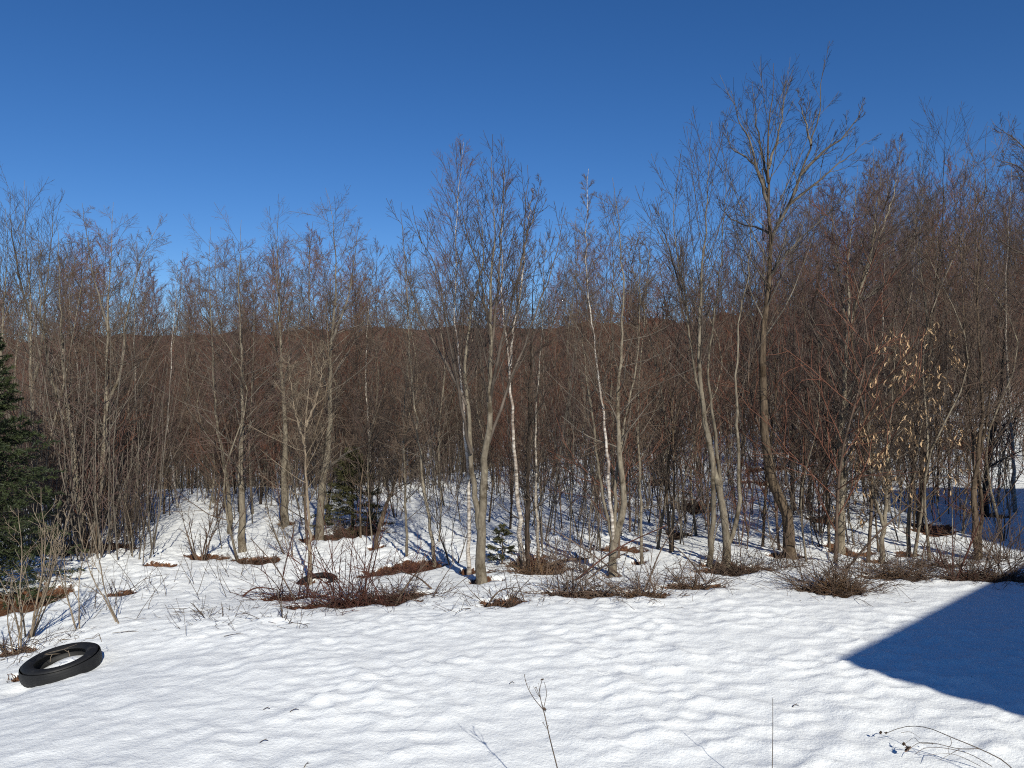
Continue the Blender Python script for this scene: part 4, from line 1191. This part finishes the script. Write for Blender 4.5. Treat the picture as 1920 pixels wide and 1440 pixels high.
def fg_weeds():
    d = 4.4
    def q(px, py, dd=0.0): return px3(px, py, d + dd)
    bx, by, bz = 0.37, d, float(ground_h(.37, d))
    base = np.array([bx, by, bz])
    w = thing('weed', base, 'tall branching dry weed with a dark seed head standing in the open snow', 'weed')
    L = lambda pts: [q(*p) - base for p in pts]
    wire('stem', [(L([(1081, 1600), (1062, 1510), (1045, 1440), (1030, 1380), (1020, 1335), (1016, 1320)]), .0048, .003)], M['weed'], w)
    wire('branches', [
      (L([(1018, 1330), (1000, 1308), (990, 1290), (985, 1275), (983, 1264)]), .0026, .0014),
      (L([(1018, 1328), (1014, 1312), (1012, 1295), (1015, 1280), (1017, 1272)]), .0026, .0016),
      (L([(1019, 1330), (1022, 1316), (1025, 1300), (1023, 1288), (1020, 1278)]), .0022, .0012),
      (L([(1013, 1308), (1007, 1300), (1002, 1290), (1000, 1287)]), .0018, .0011),
      (L([(1012, 1306), (1008, 1295), (1005, 1288)]), .0018, .0011),
      (L([(1012, 1300), (1011, 1290), (1010, 1281)]), .0015, .001),
      (L([(1024, 1364), (1020, 1358), (1018, 1355)]), .0015, .001), (L([(1024, 1366), (1027, 1362), (1028, 1361)]), .0015, .001),
      (L([(992, 1293), (993, 1289), (992, 1286)]), .0012, .001)], M['weed'], w)
    for i, (a, b_, r) in enumerate([(1017, 1274, .009), (1022, 1330, .013), (1018, 1355, .004), (1028, 1361, .004), (984, 1266, .004), (1005, 1289, .005), (986, 1276, .003), (988, 1283, .003)]):
        blob('seed_head', q(a, b_) - base, r, M['cane_brown'], w, 910 + i)
    # lone straight stalk
    d2 = 4.7
    bx = (1449 - 960) / F_PX * d2
    base2 = np.array([bx, d2, float(ground_h(bx, d2))])
    k = thing('weed_stalk', base2, 'single straight bare stalk standing alone in the open snow', 'weed')
    P = [px3(a, b_, d2) - base2 for a, b_ in [(1448, 1520), (1448, 1440), (1449, 1380), (1449, 1310)]]
    P[0][2] = -.08
    wire('stem', [(P, .0032, .0018)], M['weed'], k)
    blob('bud', P[-1], .004, M['weed'], k, 930, 6); blob('bud', P[2], .0025, M['weed'], k, 931, 5)
    # bowed weed, right foreground
    d3 = 5.35
    bx = (1905 - 960) / F_PX * 4.9
    base3 = np.array([bx, 4.9, float(ground_h(bx, 4.9))])
    e = thing('weed', base3, 'bowed dry weed with drooping seed heads nodding to the snow', 'weed')
    def c(px, py, h=.03):
        # point a little above the snow along that sight line
        x, y, z = hit(px, py, 3.6)
        t = 1 - (h + .075) / max(CAM_H - z, .1)
        return np.array([x * t, y * t, CAM_H + (z - CAM_H) * t]) - base3
    wire('stem', [([c(1905, 1452, .02), c(1880, 1432, .10), c(1836, 1412, .14), c(1786, 1388, .17), c(1736, 1371, .16), c(1690, 1370, .09), c(1664, 1375, .04)], .004, .002)], M['weed'], e)
    wire('branches', [
      ([c(1834, 1412, .14), c(1800, 1408, .12), (c(1750, 1399, .11)), c(1720, 1402, .07), c(1706, 1408, .04)], .0028, .0016),
      ([c(1750, 1399, .11), c(1728, 1394, .1), c(1712, 1392, .08), c(1698, 1402, .03)], .002, .0012),
      ([c(1860, 1440, .06), c(1820, 1418, .08), c(1780, 1411, .07), c(1730, 1411, .05), c(1715, 1421, .02)], .0026, .0014),
      ([c(1800, 1408, .12), c(1780, 1420, .08), c(1760, 1432, .04)], .0018, .001),
      ([c(1782, 1392, .16), c(1784, 1402, .13), c(1778, 1412, .1), c(1780, 1425, .06)], .0018, .001),
      ([c(1840, 1440, .03), c(1790, 1424, .04), c(1740, 1418, .04)], .0018, .001),
      ([c(1690, 1374, .08), c(1710, 1380, .06), c(1725, 1392, .04)], .0016, .001)], M['weed'], e)
    for i, (a, b_, r) in enumerate([(1652, 1379, .015), (1661, 1376, .009), (1702, 1410, .020), (1693, 1402, .014), (1748, 1398, .006), (1835, 1413, .005)]):
        blob('seed_head', c(a, b_, .025), r, M['cane_brown'], e, 940 + i, 12)
    # short dark stump of a stalk in the house shadow
    x, y, z = hit(1836, 1286)
    s = thing('stick', (x, y, z), 'short dark broken stick lying in the blue house shadow', 'stick')
    wire('stem', [([(.02, -.02, -.02), (-.01, 0, .02), (-.05, .03, .05)], .007, .003), ([(-.01, 0, .02), (.03, .0, .03)], .003, .002)], M['weed'], s)
    # twigs lying on the snow
    for i, (px, py, ln, an) in enumerate([(1492, 1337, .06, .3), (240, 1190, .34, .1), (440, 1195, .22, .3), (130, 1195, .2, -.9), (575, 1438, .06, 1.2), (495, 1400, .06, .4), (330, 1150, .2, .2), (500, 1340, .05, .2), (552, 1344, .07, .5), (960, 1285, .04, .2)]):
        x, y, z = hit(px, py, 3.6)
        z += float(snow_relief(np.array([x]), np.array([y]))[0])
        lab = ['tiny twig beside the straight stalk', 'long thin twig lying on snow below the weed stalks', 'thin twig lying on snow right of the long twig', 'dark twig stub lying behind the big tyre', 'dark leafy tip poking out at the bottom of the snow', 'black speck of bark lying on the open snow', 'short twig lying on snow among the weed stalks', 'bark crumb on the pale dirty snow streak', 'bark flake at the middle of the dirty snow streak', 'small dead leaf left of the branching weed'][i]
        s = thing('twig', (x, y, z), lab + ('' if len(lab.split()) > 3 else ' on snow'), 'twig')
        ca, sa = math.cos(an) * ln, math.sin(an) * ln
        wire('stem', [([(-ca / 2, -sa / 2, .002), (0, .01, .012), (ca / 2, sa / 2, .006)], .0035, .002), ([(0, .01, .012), (ca / 4, sa / 4 + ln * .12, .02)], .002, .0012)], M['weed'], s)
fg_weeds()

# ------------------------------------------------------------------ tyres
def tyre(label, loc, rot, R0, W, seed):
    root = thing('tyre', loc, label, 'tyre')
    root.rotation_euler = rot
    ns = 72
    hw = W / 2
    def lathe(name, prof, rad_mod=None):
        V = []
        for k in range(ns):
            a = k / ns * 2 * math.pi
            for j, (r, z) in enumerate(prof):
                rr = r + (rad_mod(k, j) if rad_mod else 0)
                V.append((rr * math.cos(a), rr * math.sin(a), z))
        m = len(prof)
        id_ = np.arange(ns * m).reshape(ns, m)
        nx = np.roll(id_, -1, 0)
        Q = np.stack([id_[:, :-1], nx[:, :-1], nx[:, 1:], id_[:, 1:]], -1).reshape(-1, 4)
        return obj(name, mesh_np(name, np.array(V), Q, M['rubber']), root)
    Ri = R0 * .62
    # tread with circumferential grooves
    tp = []
    zs = np.linspace(-hw * .78, hw * .78, 6)
    for j in range(5):
        z0, z1 = zs[j], zs[j + 1]
        crown = lambda z: R0 - .012 * (z / hw) ** 2
        tp += [(crown(z0) - .0025, z0 + .002), (crown(z0), z0 + .006), (crown(z1), z1 - .006), (crown(z1) - .0025, z1 - .002)]
    lathe('tread', tp, lambda k, j: -.004 if (k % 2 == 0 and j % 4 in (1, 2)) else 0)
    for s in (-1, 1):
        pr = [(R0 - .024, s * hw * .78), (R0 - .022, s * hw * .86), (R0 - .045, s * hw * .97), (R0 * .86, s * hw * 1.03), (R0 * .78, s * hw * 1.04), (R0 * .77, s * hw * 1.055), (R0 * .75, s * hw * 1.05), (R0 * .68, s * hw * .96), (Ri + .012, s * hw * .84), (Ri, s * hw * .76), (Ri + .006, s * hw * .68)]
        if s < 0: pr = pr[::-1]
        sw = lathe('sidewall', pr)
    inn = [(Ri + .006, hw * .68), (R0 * .72, hw * .9), (R0 * .90, hw * .75), (R0 - .035, 0), (R0 * .90, -hw * .75), (R0 * .72, -hw * .9), (Ri + .006, -hw * .68)]
    lathe('inner_liner', inn)
    return root
tz = TYRE[2]
tx, ty = TYRE[0], TYRE[1]
tyre('black car tyre lying on the open snow with snow heaped in its hole', (tx, ty, float(ground_h(tx, ty)) - .006), (R(4), R(-8), R(20)), .36, .165, 1)
x2, y2, z2 = hit(590, 1102)
tyre('half-buried dark tyre around the foot of the short tan sapling', (x2, y2 + .1, z2 - .005), (R(10), R(-7), 0), .34, .2, 2)
# bits of dead vine caught on the big tyre
gv = np.random.default_rng(990)
vine = thing('dead_vine', (tx, ty, tz + .2), 'pale dead vine strands draped over the big black tyre', 'vine')
vp = []
for k in range(9):
    a = gv.uniform(0, 6.28)
    pts = []
    for t in np.linspace(0, 1, 5):
        r = .355 - .15 * t + gv.normal(0, .01)
        aa = a + t * gv.uniform(-.5, .8)
        xx = r * math.cos(aa)
        pts.append((xx, r * math.sin(aa), .055 + .155 * xx + .012 * math.sin(t * 9) - (.05 if t == 0 else 0)))
    vp.append((pts, .003, .0014))
wire('strands', vp, M['stem_tan'], vine, 4)
g = np.random.default_rng(991)
xl, yl, zl = hit(38, 1272)
lt = thing('leaf_litter', (xl, yl, zl), 'small rusty heap of dead leaves wedged against the big black tyre', 'leaf litter')
Pl, Rl = arcs(g, 160, .10, .09, .5, (.03, .12), .9, -.2, .2, 3, (.003, .006))
obj('dead_leaves', mesh_np('dead_leaves', *tubes(Pl, Rl, 3), M['litter']), lt)['kind'] = 'stuff'

# dead canes leaning over the brush along the snow edge
STICK = [((1000, 1062), (1108, 1047), 9, 'thick dark fallen branch lying right of the white birch foot'), ((1065, 1092), (1250, 985), 5, 'long dark red cane leaning right over the bramble thicket'), ((1090, 1090), (1210, 1020), 4, 'short dark cane leaning right in the bramble thicket'),
  ((1180, 1085), (1005, 975), 4, 'dark cane slanting left above the rusty leaf bank'), ((1205, 1112), (1285, 960), 4, 'thin dark cane rising right from the bristly tuft'), ((1330, 1095), (1245, 1010), 4, 'brown cane slanting left over the thin bramble strip'),
  ((740, 1128), (800, 1055), 6, 'dark thick cane leaning right out of the sprawling bramble arm'), ((820, 1108), (745, 1070), 5, 'grey broken stick propped on the sprawling bramble arm'), ((905, 1140), (975, 1100), 4, 'bent cane lying across the bramble hoop'),
  ((1500, 1060), (1400, 985), 4, 'brown cane slanting left from the foot of the tallest tree'), ((1575, 1075), (1720, 935), 6, 'long dark branch rising right in front of the beech saplings'), ((1790, 1085), (1845, 960), 5, 'dark red cane rising right beside the brown stem bundle'),
  ((1840, 1080), (1905, 960), 4, 'thin cane rising right out of the shaded bramble heap'), ((560, 1130), (470, 1010), 4, 'thin cane slanting left from the low red bramble mat'), ((445, 1120), (520, 1105), 5, 'fallen branch lying on snow left of the low red bramble mat'), ((1725, 1075), (1745, 990), 4, 'thin stalk upright between the cane mound and shaded heap')]
gs = np.random.default_rng(4242)
for (p0, p1, w, lab) in STICK:
    x, y, z = hit(*p0)
    b0 = np.array([x, y, z])
    e = px3(p1[0], p1[1], y + gs.uniform(-.15, .35)) - b0
    e[2] = max(e[2], float(ground_h(e[0] + x, e[1] + y)) - z + .05)
    m_ = e * .5 + np.array([0, 0, .06]) + gs.normal(0, .02, 3)
    o = thing('dead_cane', b0, lab, 'dead cane')
    P = catmull(np.array([(0, 0, -.06), m_, e]), 12)
    r = w / F_PX * y * .42
    Rd = np.linspace(r, r * .4, 12)
    mt = M['cane_red'] if 'red' in lab.split('cane')[0] else M['cane_brown']
    obj('stem', mesh_np('stem', *tubes(P[None], Rd[None], 5), mt), o)
    P1, R1 = children(P[None], Rd[None], 6, .3, .97, (25, 50), lambda t, pl: pl * .22, .02, 4, .08, gs, .5, .002, .004)
    obj('side_twigs', mesh_np('side_twigs', *tubes(P1, R1, 3), mt), o)['kind'] = 'stuff'
